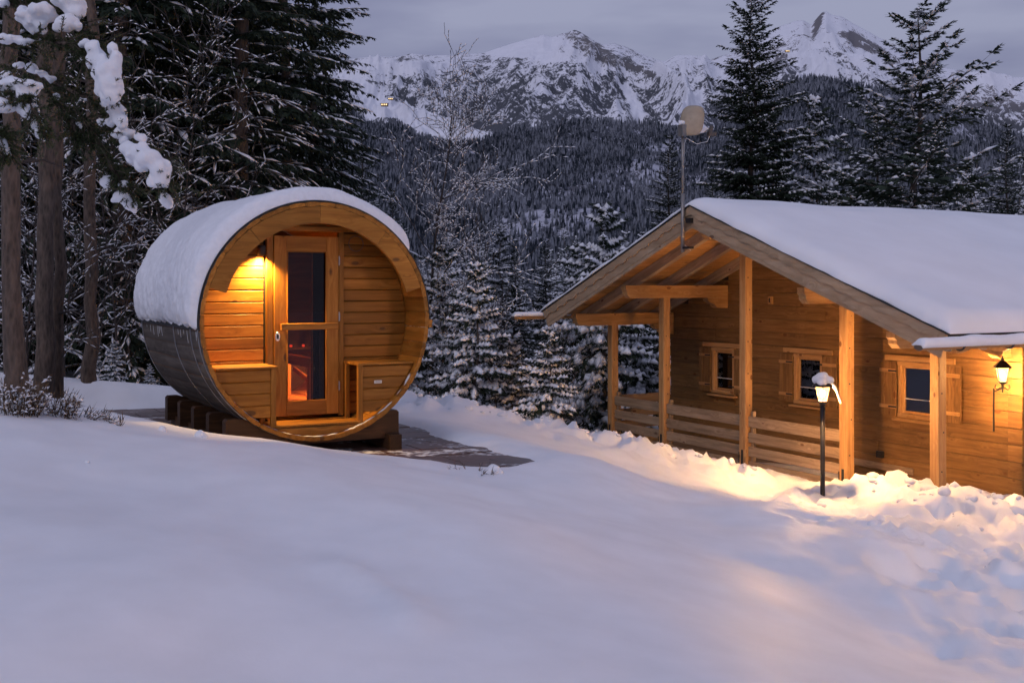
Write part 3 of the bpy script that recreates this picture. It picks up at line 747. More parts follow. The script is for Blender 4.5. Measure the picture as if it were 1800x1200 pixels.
# door frame and door
def up(name, parent, x, y, z0, z1, w, th, mat=M['sauna']): return plank(name, parent, (x, y, (z0+z1)/2), z1-z0, th, w, mat, rot=(0, R(-90), 0), ch=.004)
def across(name, parent, x0, x1, y, z, w, th, mat=M['sauna']): return plank(name, parent, ((x0+x1)/2, y, z), x1-x0, th, w, mat, ch=.004)
fr = empty('door_frame', (0, 0, 0), 0, sauna)
up('jamb', fr, -.342, PD-.012, -.925, .845, .062, .05); up('jamb', fr, .366, PD-.012, -.925, .845, .05, .05)
across('lintel', fr, -.41, .43, PD-.022, .872, .05, .05)
dr = empty('door', (0, 0, 0), 0, sauna)
up('stile', dr, -.242, PD-.02, -.905, .80, .125, .045); up('stile', dr, .275, PD-.02, -.905, .80, .125, .045)
across('door_rail', dr, -.178, .211, PD-.021, .728, .144, .043); across('door_rail', dr, -.178, .211, PD-.021, -.838, .134, .043)
b = MB(); b.box(-.183, .216, PD-.022, PD-.016, -.775, .66); b.build('door_glass', M['glass'], dr)
for x in (-.176, .209): up('glazing_bead', dr, x, PD-.047, -.771, .656, .012, .012)
for z_ in (-.768, .652): across('glazing_bead', dr, -.17, .203, PD-.047, z_, .012, .012)
hb = across('door_handle', dr, -.25, .31, PD-.085, -.058, .062, .032)
for x in (-.215, .275):
    b = MB(); b.tube([(x, PD-.07, -.058), (x, PD-.04, -.058)], .012, 8); b.build('handle_spacer', M['sauna'], dr)
b = MB(); b.lathe([(.0, -.004), (.022, -.004), (.024, 0), (.022, .004), (0, .004)], 16)
lk = b.build('lock_plate', M['steel'], dr, loc=(-.272, PD-.048, -.15), rot=(R(90), 0, 0)); lk.scale = (1, 1.9, 1)
b = MB(); b.lathe([(.0, -.003), (.012, -.003), (.012, .006), (0, .006)], 12); lk2 = b.build('lock_plate', M['black'], dr, loc=(-.272, PD-.053, -.15), rot=(R(90), 0, 0)); lk2.scale = (.8, 2, 1)
for z_ in (.57, .03, -.64):
    b = MB(); b.tube([(.34, PD-.047, z_-.045), (.34, PD-.047, z_+.045)], .0055, 8); b.box(.338, .350, PD-.043, PD-.040, z_-.035, z_+.035); b.build('hinge', M['steel'], dr)

# benches of the porch
def bench(sg):
    e = empty('porch_bench', (0, 0, 0), 0, sauna)
    ztop = -.412; x0, x1 = .385, 1.0
    ny = 6; dy = (PD-.035)/ny
    for i in range(ny):
        y = .035+dy*(i+.5)
        xo = half(ztop-.03, 1.05)-.005; xi = .39 if sg > 0 else .385
        plank('bench_slat', e, (sg*(xi+xo)/2, y, ztop), xo-xi, dy-.012, .022, M['sauna'], ch=.004)
    zz = ztop-.018; k = 0
    while zz > -1.0:
        zb = max(zz-BH, -1.0)
        xo = .445
        if half(zb, 1.045) > xo+.03:
            board('front_board', -1.05 if sg < 0 else xo, -xo if sg < 0 else 1.05, zb+.004, zz-.001, .075, .095, sg, parent=e, r=1.05)
        zz = zb
    up('bench_leg', e, sg*.42, .082, -.965, ztop-.012, .048, .045)
    up('bench_leg', e, sg*.42, PD-.05, -.965, ztop-.012, .045, .04)
    return e
bench(-1); rb_ = bench(1)
b = MB(); b.box(-.038, .038, -.004, 0, -.014, .014); pl_ = b.build('name_plate', M['plate'], rb_, loc=(.60, .074, -.586))
for r_ in range(2):
    b = MB(); b.box(-.028, .028, -.0055, -.0042, -.0015, .0015); b.build('print_line', M['tin'], pl_, loc=(0, 0, .005-.009*r_))
# step boards and the apron under them
for i in range(6):
    y = .04+.072*(i+.5)
    plank('floor_slat', sauna, (0, y, -.955), 2*half(-.955, 1.045)-.02, .060, .022, M['sauna'], ch=.004)
board('apron_board', -1, 1, -1.045, -.972, .04, .06, 0)

# porch downlight
pe = empty('porch_lamp', (-.427, PD-.062, .655), 0, sauna)
b = MB(); b.lathe([(0, .05), (.038, .05), (.040, .045), (.040, -.045), (.034, -.045), (.034, -.03), (0, -.03)], 20); b.build('lamp_body', M['black'], pe, True)
b = MB(); b.lathe([(.0, -.036), (.033, -.036)], 16); b.build('lamp_lens', M['lens'], pe)
b = MB(); b.box(-.015, .015, .03, .062, -.02, .02); b.build('bracket', M['black'], pe)
ld = bpy.data.lights.new('porch_lamp_light', 'SPOT'); ld.energy = 230; ld.color = (1, .58, .17); ld.spot_size = R(132); ld.spot_blend = .9; ld.shadow_soft_size = .03
lo = bpy.data.objects.new('porch_lamp_light', ld); COL.objects.link(lo); lo.parent = pe; lo.location = (0, -.0, -.055); lo.rotation_euler = (R(12), R(4), 0)
# round air vent
b = MB()
b.tube([(.075*math.cos(a), 0, .075*math.sin(a)) for a in np.linspace(0, 2*math.pi, 25)], .0035, 6, caps=False); b.build('air_vent', M['tin'], sauna, loc=(.527, PD-.01, .80-.06))

# inside: floor, walls, heated bench glowing from below, dark heater
for i in range(9):
    plank('inner_floor_board', sauna, (0, PD+.10+.2*i, -.86), 1.3, .19, .02, M['soffit'])
b = MB(); b.prism([(1.05*math.cos(2*math.pi*i/40), 1.05*math.sin(2*math.pi*i/40)) for i in range(40)], lambda x, z: (x, LEN-.06, z), lambda x, z: (x, LEN-.03, z)); b.build('back_wall', M['sauna_dark'], sauna)
ib = empty('inner_bench', (0, 0, 0), 0, sauna)
plank('seat_edge', ib, (.25, 1.66, -.455), 1.35, .03, .10, M['soffit'], rot=(0, 0, R(90)))
for i in range(5): plank('bench_slat', ib, (.32+.11*i, 1.66, -.40), 1.35, .09, .02, M['soffit'], rot=(0, 0, R(90)))
for y in (1.05, 1.78, 2.3): up('bench_leg', ib, .26, y, -.85, -.50, .05, .07, M['soffit'])
plank('brace', ib, (.50, 1.66, -.72), 1.3, .03, .06, M['soffit'], rot=(0, R(-10), R(90)))
plank('backrest', ib, (.86, 1.66, -.15), 1.35, .02, .10, M['soffit'], rot=(0, 0, R(90)))
b = MB(); b.box(.22, .55, .62, .90, -.85, -.10); b.build('heater', M['heater'], sauna)
b = MB(); b.box(.148, .156, .66, .668, -.82, .66); b.build('glass_edge', M['soffit'], sauna)
b = MB(); b.box(.16, .66, .66, .664, -.84, .70); b.build('heater_screen', tinted_glass('smoked_screen', (.16, .12, .13), .6), sauna)
ld = bpy.data.lights.new('sauna_glow', 'POINT'); ld.energy = 70; ld.color = (1, .42, .12); ld.shadow_soft_size = .08
lo = bpy.data.objects.new('sauna_glow', ld); COL.objects.link(lo); lo.parent = sauna; lo.location = (.62, 1.5, -.50)
for x in (.36, .50):
    b = MB(); b.lathe([(0, -.01), (.014, -.01), (.014, .01), (0, .01)], 10); b.build('red_pilot_lamp', emis('red_pilot', (1, .08, .03), 1.2), sauna, loc=(x, 1.98, -.33), rot=(R(90), 0, 0))

# snow lying in the bottom of the ring
b = MB(); rng = random.Random(5)
for i in range(46):
    a = R(262+rng.random()**.8*66 if i > 22 else 222+rng.random()*40); s_ = rng.uniform(.004, .012)*(1.3 if i > 22 else .7)
    c = pol(RI-.004, a, rng.uniform(.008, .05)); l = s_*rng.uniform(2.5, 6.0)
    tv = Vector((-math.sin(a), 0, math.cos(a))); rv = Vector((math.cos(a), 0, math.sin(a)))
    vs = [Vector(c)+tv*l*math.cos(t)*1+Vector((0, 1, 0))*s_*math.sin(t) for t in np.linspace(0, 2*math.pi, 7)[:-1]]
    top_ = Vector(c)-rv*s_*.45
    b.poly(vs+[top_], [[i_, (i_+1) % 6, 6] for i_ in range(6)]+[list(range(6))])
tag(b.build('blown_snow', M['snow'], sauna, smooth=True), kind='stuff')
# streaks of frost running down the staves from the snow hem
b = MB()
for i in range(14):
    y = rng.uniform(.05, LEN-.05); l = rng.uniform(.03, .14); w = rng.uniform(.0015, .003)
    a0 = R(184); arc_prism(b, RB+.001, RB+.004, a0, a0+l/RB, y, y+w, 4)
tag(b.build('icicle_streaks', M['snow'], sauna), kind='stuff')

# timber cradle
cr_ = empty('timber_cradle', (CX, CY, CZ), AR); tag(cr_, 'dark timber cradle of crossed beams that carries the barrel sauna', 'cradle')
def saddle(y, w, x0, x1, zb, zt_, mat):
    b = MB(); poly = [(x0, zb), (x1, zb), (x1, zt_-.02), (x1-.02, zt_)]
    xs = np.linspace(x1-.04, x0+.04, 22)
    for x in xs: poly.append((x, min(zt_, -math.sqrt(max(0, (RB+.003)**2-x*x)) if abs(x) < RB else zt_)))
    poly += [(x0+.02, zt_), (x0, zt_-.02)]
    b.prism(poly, lambda x, z: (x, -w/2, z), lambda x, z: (x, w/2, z))
    return b.build('cross_beam', mat, cr_, loc=(0, y, 0))
for i, y in enumerate((.10, .70, 1.30, 1.90, 2.50)):
    saddle(y, .12, -.86, .88 if i else .80, -1.22+.10, -.86, M['sauna_dark']).location.z = -.0
for x in (-.72, .72):
    b = MB(); b.box(-1.36, 1.36, -.06, .06, -.07, .07); b.build('long_beam', M['sauna_dark'], cr_, loc=(x, 1.28, -1.15), rot=(0, 0, R(90)))
for x in (-.70, .70):
    b = MB(); b.box(-.055, .055, -.03, .03, -.075, .075); b.build('bearing_block', M['sauna_dark'], cr_, loc=(x*1.02, -.02, -1.145))

# ------------------------------------------------------------------ log cabin
# local frame: x runs along the ridge (into the picture), y along the gable (to the far left), z up
HO = (3.381, 16.0, 0.0); HA = math.atan2(.492, .870)
cabin = empty('log_cabin', HO, HA); tag(cabin, 'wooden log cabin with open gable porch and thick snow on its roof', 'cabin')
HM = Matrix.Translation(HO) @ Matrix.Rotation(HA, 4, 'Z')
WX = 1.25                      # wall plane behind the post plane
ZG = -3.0
TP = [(3.36, -.69), (1.92, -.20), (0, 1.0), (-1.93, -.20+.02), (-3.36, -.72)]
SLL, SLR, RZ = .391, .376, 1.10
TL, TR = 3.976, -4.30
XB = -1.0                      # barge plane
XE = 9.5
def roofz(y): return RZ-(SLL*y if y > 0 else -SLR*y)
POST = .135
def standing(name, parent, x, y, z0, z1, w, mat, cap=False):
    return plank(name, parent, (x, y, (z0+z1)/2), z1-z0, w, w, mat, rot=(0, R(-90), 0), ch=.008)
# posts
post_tops = [-.69, -.215, roofz(0)-.46, -.245, -.735]
for (y, zp), ztp in zip(TP, post_tops):
    p = empty('porch_post', (0, y, 0), 0, cabin)
    standing('timber', p, 0, 0, -2.95, ztp, POST, M['post'])
    b = MB(); b.box(-.075, -.069, -.02, .02, -2.75, -2.38); b.box(-.072, .02, .069, .075, -2.75, -2.42); b.build('post_shoe', M['black'], p)
    b = MB(); b.box(-.02, .02, -.02, .02, -3.3, -2.62); b.build('ground_rod', M['galv'], p)
    for zz in np.arange(-2.2, ztp-.15, .46):
        b = MB(); b.lathe([(.009, -.003), (.009, .003), (0, .003)], 8); b.build('bolt_head', M['black'], p, loc=(.01 if int(zz*10) % 2 else -.02, -POST/2-.003, zz), rot=(R(90), 0, 0))
# purlins with chamfered noses
def purlin(y, zb, zt_, x0, x1, w=.13):
    b = MB(); h = zt_-zb
    b.prism([(x0, zt_), (x0, zt_-h*.35), (x0+.03, zt_-h*.5), (x0+.03, zt_-h*.72), (x0+.09, zb), (x1, zb), (x1, zt_)], lambda x, z: (x, -w/2, z), lambda x, z: (x, w/2, z))
    b.f = [f[::-1] for f in b.f]
    return b.build('purlin', M['post'], cabin, loc=(0, y, 0))
for (y, _), (zb, zt_) in zip(TP, [(-.69, -.49), (-.215, -.015), (roofz(0)-.46, roofz(0)-.26), (-.245, -.04), (-.735, -.54)]):
    purlin(y, zb, zt_, -.80, WX+.05)
# corbels where the purlins meet the wall
for (y, _), zb in zip(TP, (-.69, -.215, roofz(0)-.46, -.245, -.735)):
    b = MB(); b.prism([(WX-.42, zb-.002), (WX-.42, zb-.04), (WX-.38, zb-.07), (WX-.34, zb-.09), (WX-.28, zb-.10), (WX-.26, zb-.14), (WX-.20, zb-.17), (WX, zb-.18), (WX, zb-.002)], lambda x, z: (x, -.065, z), lambda x, z: (x, .065, z))
    b.f = [f[::-1] for f in b.f]; b.build('corbel', M['post'], cabin, loc=(0, y, 0))

# roof: soffit boards, rafters, barge boards, deck, snow
def slope_pt(x, s, side, dz):        # s = distance down the slope from the ridge
    a = math.atan(SLL if side > 0 else SLR)
    return Vector((x, side*s*math.cos(a), RZ-s*math.sin(a)))+Vector((0, side*math.sin(a), math.cos(a)))*dz
for side, te, sl in ((1, TL, SLL), (-1, -TR, SLR)):
    a = math.atan(sl); Ls = te/math.cos(a)
    # deck
    b = MB(); c = [slope_pt(x, s, side, dz) for dz in (-.045, -.001) for x, s in ((XB+.03, 0), (XE, 0), (XE, Ls), (XB+.03, Ls))]
    b.poly(c, [[0, 1, 2, 3], [7, 6, 5, 4], [0, 4, 5, 1], [1, 5, 6, 2], [2, 6, 7, 3], [3, 7, 4, 0]]); b.build('roof_deck', M['felt'], cabin)
    # soffit boards under the porch overhang, laid along the ridge
    ns = int(Ls/.145)
    for i in range(ns):
        s = Ls*(i+.5)/ns; p = slope_pt((XB+.04+WX+.1)/2, s, side, -.058)
        plank('soffit_board', cabin, p, WX+.1-XB-.04, .022, Ls/ns-.004, M['soffit'], rot=(R(90)+(-a if side > 0 else a), 0, 0))
    # rafters
    for x in (XB+.12, -.30, .42, WX-.05):
        p = slope_pt(x, Ls/2+.02, side, -.070-.075)
        plank('rafter', cabin, p, Ls-.06, .10, .15, M['barge'], rot=(0, (a if side > 0 else a)*1, R(90) if side > 0 else R(-90)))
    # barge board and the scalloped board over it
    p0 = slope_pt(XB, 0, side, 0); 
    for nm, d0, d1, off, scal in (('barge_board', -.235, -.012, 0, False), ('scalloped_board', -.128, -.004, -.024, True), ('barge_batten', -.285, -.238, .006, False)):
        b = MB(); P_ = [(0, d1), (Ls, d1)]
        if scal:
            n_ = int(Ls/.30); low = []
            for i in range(n_*8+1):
                s = Ls*i/(n_*8); f_ = (s/Ls*n_) % 1
                low.append((s, d0+.012*math.sin(f_*2*math.pi)+.013*abs(math.sin(f_*math.pi))+(.01 if .42 < f_ < .58 else 0)))
            P_ += low[::-1]
        else: P_ += [(Ls, d0), (0, d0)]
        def fn(dx): return lambda s, d: tuple(slope_pt(XB+off+dx, s, side, d))
        # mitre at the ridge
        P_ = [(max(s, (-d)*math.tan(a)) if s < .3 else s, d) for s, d in P_]
        b.prism(P_, fn(0), fn(.024))
        o = b.build(nm, M['barge_y'], cabin)
    # dark roofing edge over the barge
    b = MB(); c = [slope_pt(x, s, side, dz) for dz in (.001, .014) for x, s in ((XB-.045, 0), (XE, 0), (XE, Ls+.04), (XB-.045, Ls+.04))]
    b.poly(c, [[0, 1, 2, 3], [7, 6, 5, 4], [0, 4, 5, 1], [1, 5, 6, 2], [2, 6, 7, 3], [3, 7, 4, 0]]); b.build('roofing_felt', M['felt'], cabin)
# snow on the roof: both slopes in one blanket
xs_ = np.concatenate([np.linspace(XB-.04, XB+.8, 36), np.linspace(XB+.88, XE, 60)])
ys_ = np.concatenate([np.linspace(-4.36, -3.9, 22), np.linspace(-3.84, 3.5, 110), np.linspace(3.54, 4.03, 16)])
XX, YY = np.meshgrid(xs_, ys_)
ex = XX-(XB-.04); ey = np.minimum(YY+4.36, 4.03-YY)
tt = np.where(YY < 0, .23, .12)*1.0
tt = .10+.07*sstep(.5, -.7, YY)
tt = tt*prof_(ex, .34+.1*fbm(YY*1.3, YY*0, 2, 90))*prof_(ey, .20)*(1+.30*fbm(XX*.5, YY*.6, 3, 91))+.002*fbm(XX*5, YY*5, 2, 92)+.006
wav = .045*fbm(YY*2.2, YY*0+5, 4, 93)*sstep(.5, 0, ex)
Zr = np.where(YY > 0, RZ-SLL*YY, RZ+SLR*YY)
# rounded ridge
Zr = Zr-.0; rr = np.exp(-(YY/.35)**2)*.035
top = np.stack([(XX+wav).ravel(), YY.ravel(), (Zr+.016+tt-rr*prof_(ex, .5)).ravel()], 1); bot = np.stack([(XX+wav).ravel(), YY.ravel(), (Zr+.015).ravel()], 1)
na, nl = len(xs_), len(ys_); nn = len(top); gf = grid_faces(na, nl)
edge = np.concatenate([np.arange(na), np.arange(na-1, na*nl, na)[1:], np.arange(na*nl-1, na*(nl-1)-1, -1)[1:], np.arange(na*(nl-1), -1, -na)[1:-1]])
ed2 = np.roll(edge, -1); side_ = np.stack([edge, ed2, ed2+nn, edge+nn], 1)[:, ::-1]
me = mesh('roof_snow', np.concatenate([top, bot]), np.concatenate([gf, gf[:, ::-1]+nn, side_]), M['roofsnow'], smooth=True)
link('roof_snow', me, cabin)

# log walls: each course a board of its own; openings left for the windows
WIN = [(1.94, .46), (0.0, .48), (-2.06, .62)]
WZ0, WZ1 = -1.75, -1.10
CH = .205
def pieces(z0, z1, y0, y1):
    segs = [(y0, y1)]
    if z1 > WZ0-.06 and z0 < WZ1+.06:
        for yc, w in WIN:
            out = []
            for a, b_ in segs:
                l, r_ = yc-w/2-.045, yc+w/2+.045
                if l >= b_ or r_ <= a: out.append((a, b_)); continue
                if l-a > .02: out.append((a, l))
                if b_-r_ > .02: out.append((r_, b_))
            segs = out
    return segs
z = ZG; rr_ = random.Random(3)
WL = 3.38
while z < RZ-.15:
    z1 = z+CH
    lim = lambda zz, sl: (RZ-.10-zz)/sl
    yl = min(WL, lim(z1, SLL)); yr = -min(WL, lim(z1, SLR))
    for a, b_ in pieces(z, z1, yr, yl):
        # long courses are butt-jointed here and there
        js = [a]
        if b_-a > 3.0: js.append(rr_.uniform(a+.9, b_-.9))
        js.append(b_)
        for p0, p1 in zip(js[:-1], js[1:]):
            if p1-p0 < .03: continue
            b = MB(); yy0, yy1 = p0+.002, p1-.002
            tl = min(WL, lim(z, SLL)); tr_ = -min(WL, lim(z, SLR))
            lo0 = tr_ if abs(p0-yr) < 1e-6 and yr > -WL+1e-6 else yy0; lo1 = tl if abs(p1-yl) < 1e-6 and yl < WL-1e-6 else yy1
            mid = (yy0+yy1)/2; g2 = .007
            o_ = rr_.uniform(-.003, .003)
            pr = [(lo0-mid, -CH/2+.001), (lo1-mid, -CH/2+.001), (yy1-mid, CH/2-.001), (yy0-mid, CH/2-.001)]
            b.prism(pr, lambda y, zz: (y, .006, zz), lambda y, zz: (y, .10, zz))
            k_ = len(b.v); f0 = b.f[0]
            b.v += [(y, 0, zz*(1-2*g2/CH)) for y, zz in pr]; b.f[0] = [k_+3, k_+2, k_+1, k_]
            for q in range(4): b.f.append([k_+q, k_+(q+1) % 4, (q+1) % 4, q]); b.m.append(0)
            link('wall_log', mesh('wall_log', b.v, b.f, M['log']), cabin, (WX+o_, mid, (z+z1)/2), (0, 0, R(-90)))
    for yc, w in WIN:
        if z1 > WZ0-.06 and z < WZ1+.06:
            if z < WZ0-.056: plank('wall_log', cabin, (WX+.05, yc, (z+WZ0-.056)/2), w+.086, .10, WZ0-.056-z-.003, M['log'], rot=(0, 0, R(-90)))
            if z1 > WZ1+.056: plank('wall_log', cabin, (WX+.05, yc, (z1+WZ1+.056)/2), w+.086, .10, z1-WZ1-.056-.003, M['log'], rot=(0, 0, R(-90)))
    z = z1
# mirrored rotation above puts the boards' outer face towards -x; side wall along the ridge on the near side
z = ZG
while z < roofz(-WL)-.12:
    plank('side_wall_log', cabin, (WX+.12+(XE-WX)/2-.06, -WL+.05, z+CH/2), XE-WX-.22, .10, CH-.004, M['log'], ch=.005); 
    plank('side_wall_log', cabin, (WX+.12+(XE-WX)/2-.06, WL-.05, z+CH/2), XE-WX-.22, .10, CH-.004, M['log'], ch=.005)
    z += CH
# crossing log ends at the near corner
z = ZG; i = 0
while z < -.62:
    if True:
        plank('corner_log_end', cabin, (WX+.05, -WL-.10, z+CH/2+(.0)), .20, .11, CH-.006, M['log'], rot=(0, 0, R(90)))
    z += CH; i += 1
standing('corner_post', cabin, WX+.30, -WL-.16, ZG, -.74, .14, M['post'])
b = MB(); b.box(WX+.11, WX+.14, -3.25, 3.25, ZG, -.6); b.build('dark_room_sheet', M['dark'], cabin)  # near-black sheet whose colour stands in for the unlit room behind the panes

# windows with open shutters
for yc, w in WIN:
    e = empty('window', (WX, yc, 0), 0, cabin); hh = WZ1-WZ0; zc = (WZ0+WZ1)/2
    F_ = .055
    for sy in (-1, 1): standing('frame', e, -.012, sy*(w/2+F_/2), WZ0-.05, WZ1+.05, F_, M['post'])
    plank('frame', e, (-.013, 0, WZ1+F_/2), w+2*F_+.0, .06, F_, M['post'], rot=(0, 0, R(90))); plank('frame', e, (-.013, 0, WZ0-F_/2), w+2*F_, .06, F_, M['post'], rot=(0, 0, R(90)))
    plank('head_board', e, (-.045, 0, WZ1+.10), w+.52, .03, .075, M['post'], rot=(0, 0, R(90)))
    plank('sill', e, (-.055, 0, WZ0-.085), w+.2, .10, .03, M['post'], rot=(0, 0, R(90)))
    sa = empty('sash', (0, 0, 0), 0, e)
    for sy in (-1, 1): standing('stile', sa, .02, sy*(w/2-.018), WZ0, WZ1, .036, M['post'])
    for z_ in (WZ0+.018, WZ1-.018): plank('rail', sa, (.021, 0, z_), w-.074, .034, .034, M['post'], rot=(0, 0, R(90)))
    plank('reflection_line', sa, (.012, 0, WZ0+.20), w-.074, .008, .010, M['plate'], rot=(0, 0, R(90)))  # thin white strip stands in for the line of snow reflected in the pane
    b = MB(); b.box(.018, .023, -w/2+.03, w/2-.03, WZ0+.03, WZ1-.03); b.build('pane', M['winglass'], e)
    b = MB(); nn_ = 26
    for i in range(nn_):
        y0 = -w/2+.04+(w-.08)*.36*i/nn_; x0 = .075+.008*math.sin(i*1.9); x1 = .075+.008*math.sin((i+1)*1.9); y1 = y0+(w-.08)*.36/nn_
        b.poly([(x0, y0, WZ0+.03), (x1, y1, WZ0+.03), (x1, y1, WZ1-.03), (x0, y0, WZ1-.03)], [[0, 3, 2, 1]])
    b.build('curtain', M['curtain'], e)
    for sy in (-1, 1):
        sw = .29; sh = empty('shutter', (-.045, sy*(w/2+F_+.012+sw/2), 0), 0, e)
        for k in range(3): standing('shutter_board', sh, 0, (k-1)*sw/3, WZ0-.04, WZ1+.04, .02, M['post']).scale = (1, 1, 1)
        for c_ in list(sh.children): bpy.data.objects.remove(c_)
        for k in range(3):
            plank('shutter_board', sh, (0, (k-1)*sw/3, zc), hh+.08, .022, sw/3-.003, M['log'], rot=(R(90), R(-90), 0), ch=.003)
        for z_ in (WZ0+.08, WZ1-.08): plank('ledge', sh, (-.018, 0, z_), sw-.02, .014, .05, M['post'], rot=(0, 0, R(90)))
        for z_ in (WZ0+.08, WZ1-.08):
            b = MB(); b.box(-.03, -.026, -sy*sw/2-.02, -sy*sw/2+.12, z_-.012, z_+.012); b.build('strap_hinge', M['black'], sh)

# railings
railb = [(-1.97, .155), (-2.20, .14), (-2.40, .14), (-2.635, .19)]
def rail_bay(y0, y1, x=-.0):
    e = empty('railing', (x, (y0+y1)/2, 0), 0, cabin)
    L_ = abs(y1-y0)-POST-.006
    for z_, h_ in railb: plank('rail_board', e, (.0, 0, z_), L_, .03, h_, M['rail'], rot=(0, 0, R(90)))
    for sy in (-1, 1):
        plank('batten', e, (.04, sy*(L_/2-.05), -2.3), .95, .045, .06, M['rail'], rot=(0, R(-90), 0))
rail_bay(3.36, 1.92); rail_bay(1.92, 0); rail_bay(0, -1.93)
e = empty('railing', (0, 3.36, 0), 0, cabin)
for z_, h_ in railb: plank('rail_board', e, (WX/2+.0, 0, z_), WX-POST-.02, .03, h_, M['rail'])
# deck floor
for i in range(9):
    plank('deck_board', cabin, (-.02+.145*i, 0, -2.76), 6.8, .03, .14, M['rail'], rot=(R(90), 0, R(90)))
# eave gutters poking out past the gable
def gutter(y, z, x0, x1, r=.058, mat=M['post']):
    e = empty('gutter', (0, y, z), 0, cabin)
    b = MB(); n_ = 12
    out = [(r*math.cos(a), r*math.sin(a)) for a in np.linspace(math.pi, 2*math.pi, n_)]; inn = [(p*.86, q*.86) for p, q in out[::-1]]
    b.prism(out+inn, lambda p, q: (x0, p, q), lambda p, q: (x1, p, q)); b.build('trough', mat, e, True)
    b = MB(); b.prism([(r*1.04*math.cos(a), r*1.04*math.sin(a)) for a in np.linspace(math.pi, 2*math.pi, n_)], lambda p, q: (x0-.012, p, q), lambda p, q: (x0+.001, p, q)); b.build('end_cap', M['tin'], e)
    x = x0+.62
    while x < x1:
        b = MB(); b.tube([(x, (r+.012)*math.cos(a), (r+.012)*math.sin(a)) for a in np.linspace(math.pi, 2*math.pi, 9)], .012, 6); b.build('gutter_hook', M['black'], e); x += .80
    # snow heaped in and over the gutter
    xs = np.linspace(x0-.02, min(x1, x0+3.5), 60); th_ = np.linspace(-1, 1, 13)
    A2_, T2 = np.meshgrid(xs, th_); e_ = np.minimum(A2_-xs[0], 9)
    hgt = .075*np.sqrt(np.clip(1-T2**2, 0, 1))*prof_(e_, .10)*(1+.25*fbm(A2_*3, A2_*0, 3, 77))
    yy = T2*(r+.028+.01*fbm(A2_*4, T2*2, 2, 78)); sag = -.03*np.abs(T2)**3*(np.sign(T2) == np.sign(y))
    me = mesh('gutter_snow', np.stack([A2_.ravel(), yy.ravel(), (hgt+sag+.008).ravel()], 1), grid_faces(60, 13), M['snow'], smooth=True)
    o = link('gutter_snow', me, e)
    sm = o.modifiers.new('solid', 'SOLIDIFY'); sm.thickness = .02; sm.offset = -1
gutter(TR-.10, -.625, XB-.55, 6)
gutter(TL+.08, roofz(TL)-.085, XB-.57, 5)
# shaped rafter tails under the near eave
for x in np.arange(XB+.34, 5, .74):
    b = MB(); zr = roofz(TR)
    b.prism([(0, .14), (0, .02), (.10, -.02), (.20, -.02), (.30, .02), (.52, .06), (.52, .20)], lambda y, z_: (-.05, y, z_), lambda y, z_: (.05, y, z_))
    b.build('rafter_tail', M['post'], cabin, loc=(x, TR+.02, zr-.21))
for i in range(6):
    y = TR+.10+.145*i
    plank('soffit_board', cabin, ((WX+XE)/2, y, roofz(y)-.062), XE-WX-.2, .02, .14, M['soffit'], rot=(R(90)+math.atan(SLR), 0, 0))
# small sensor box under the gable, junction box low on the wall
b = MB(); b.box(-.05, 0, -.035, .035, -.06, .06); o = b.build('sensor_box', M['post'], cabin, loc=(WX-.004, .81, -.25))
b = MB(); b.box(-.052, -.05, -.015, .015, -.03, .04); b.build('sensor_lens', M['black'], o)
b = MB(); b.box(-.05, 0, -.05, .05, -.045, .045); o = b.build('junction_box', M['black'], cabin, loc=(WX-.006, -1.38, -2.36))
plank('skirting_board', cabin, (WX-.04, -1.4, -2.52), 1.1, .03, .09, M['rail'], rot=(0, 0, R(90)))

# satellite dish on its tube, clamped to the barge board
dsh = empty('satellite_dish', HM @ Vector((XB-.07, .10, 0)), HA); tag(dsh, 'beige satellite dish with snow on its arm, on a tall tube at the gable peak', 'satellite dish')
b = MB(); b.tube([(0, 0, .45), (0, 0, 1.28)], .028, 10); b.tube([(0, 0, 1.28), (0, 0, 2.12)], .020, 10); b.build('tube_mast', M['galv'], dsh, True)
b = MB(); b.box(-.02, .07, -.16, .02, .50, .53); b.build('mast_bracket', M['black'], dsh)
b = MB(); b.box(.02, .07, -.15, -.04, .86, .93); b.build('clamp', M['black'], dsh)
cu = bpy.data.objects.new('dish_head', None); COL.objects.link(cu); cu.parent = dsh; cu.location = (.0, .0, 2.18)
dv = []; nr, ng = 8, 36
for j in range(nr+1):
    for i in range(ng):
        a = 2*math.pi*i/ng; c_, s_ = math.cos(a), math.sin(a); q = 3.2
        rr = j/nr/((abs(c_)**q+abs(s_)**q)**(1/q)); u_, v_ = rr*c_*.165, rr*s_*.225
        dv.append((u_, -.055*(1-(j/nr)**2), v_))
df = []
for j in range(nr):
    for i in range(ng):
        df.append([j*ng+i, j*ng+(i+1) % ng, (j+1)*ng+(i+1) % ng, (j+1)*ng+i])
dme = mesh('reflector', dv, df, M['dish'], smooth=True)
d = link('reflector', dme, cu, (.12, -.06, .12), (R(-16), R(4), R(-52)))
sm = d.modifiers.new('s', 'SOLIDIFY'); sm.thickness = .012
b = MB(); b.box(-.05, .05, -.06, .05, -.10, .06); b.build('mount', M['galv'], cu)
b = MB(); b.tube([(.02, 0, -.08), (.22, -.04, -.06), (.42, -.10, .02)], .013, 8); b.build('arm', M['galv'], cu)
b = MB(); b.tube([(.40, -.10, -.04), (.44, -.10, .06)], .03, 10); b.box(.38, .50, -.13, -.06, -.08, -.02); b.build('receiver_head', M['tin'], cu)
b = MB()
b.tube([(.10, -.02, -.045), (.18, -.03, -.03), (.30, -.06, -.0), (.38, -.09, .03)], [.008, .035, .042, .012], 8); b.build('arm_snow', M['snow'], cu, True)
b = MB(); b.tube([(-.075, 0, .07), (-.03, 0, .09), (.04, 0, .085), (.08, 0, .06)], [.01, .035, .035, .01], 8); b.build('mount_snow', M['snow'], cu, True)
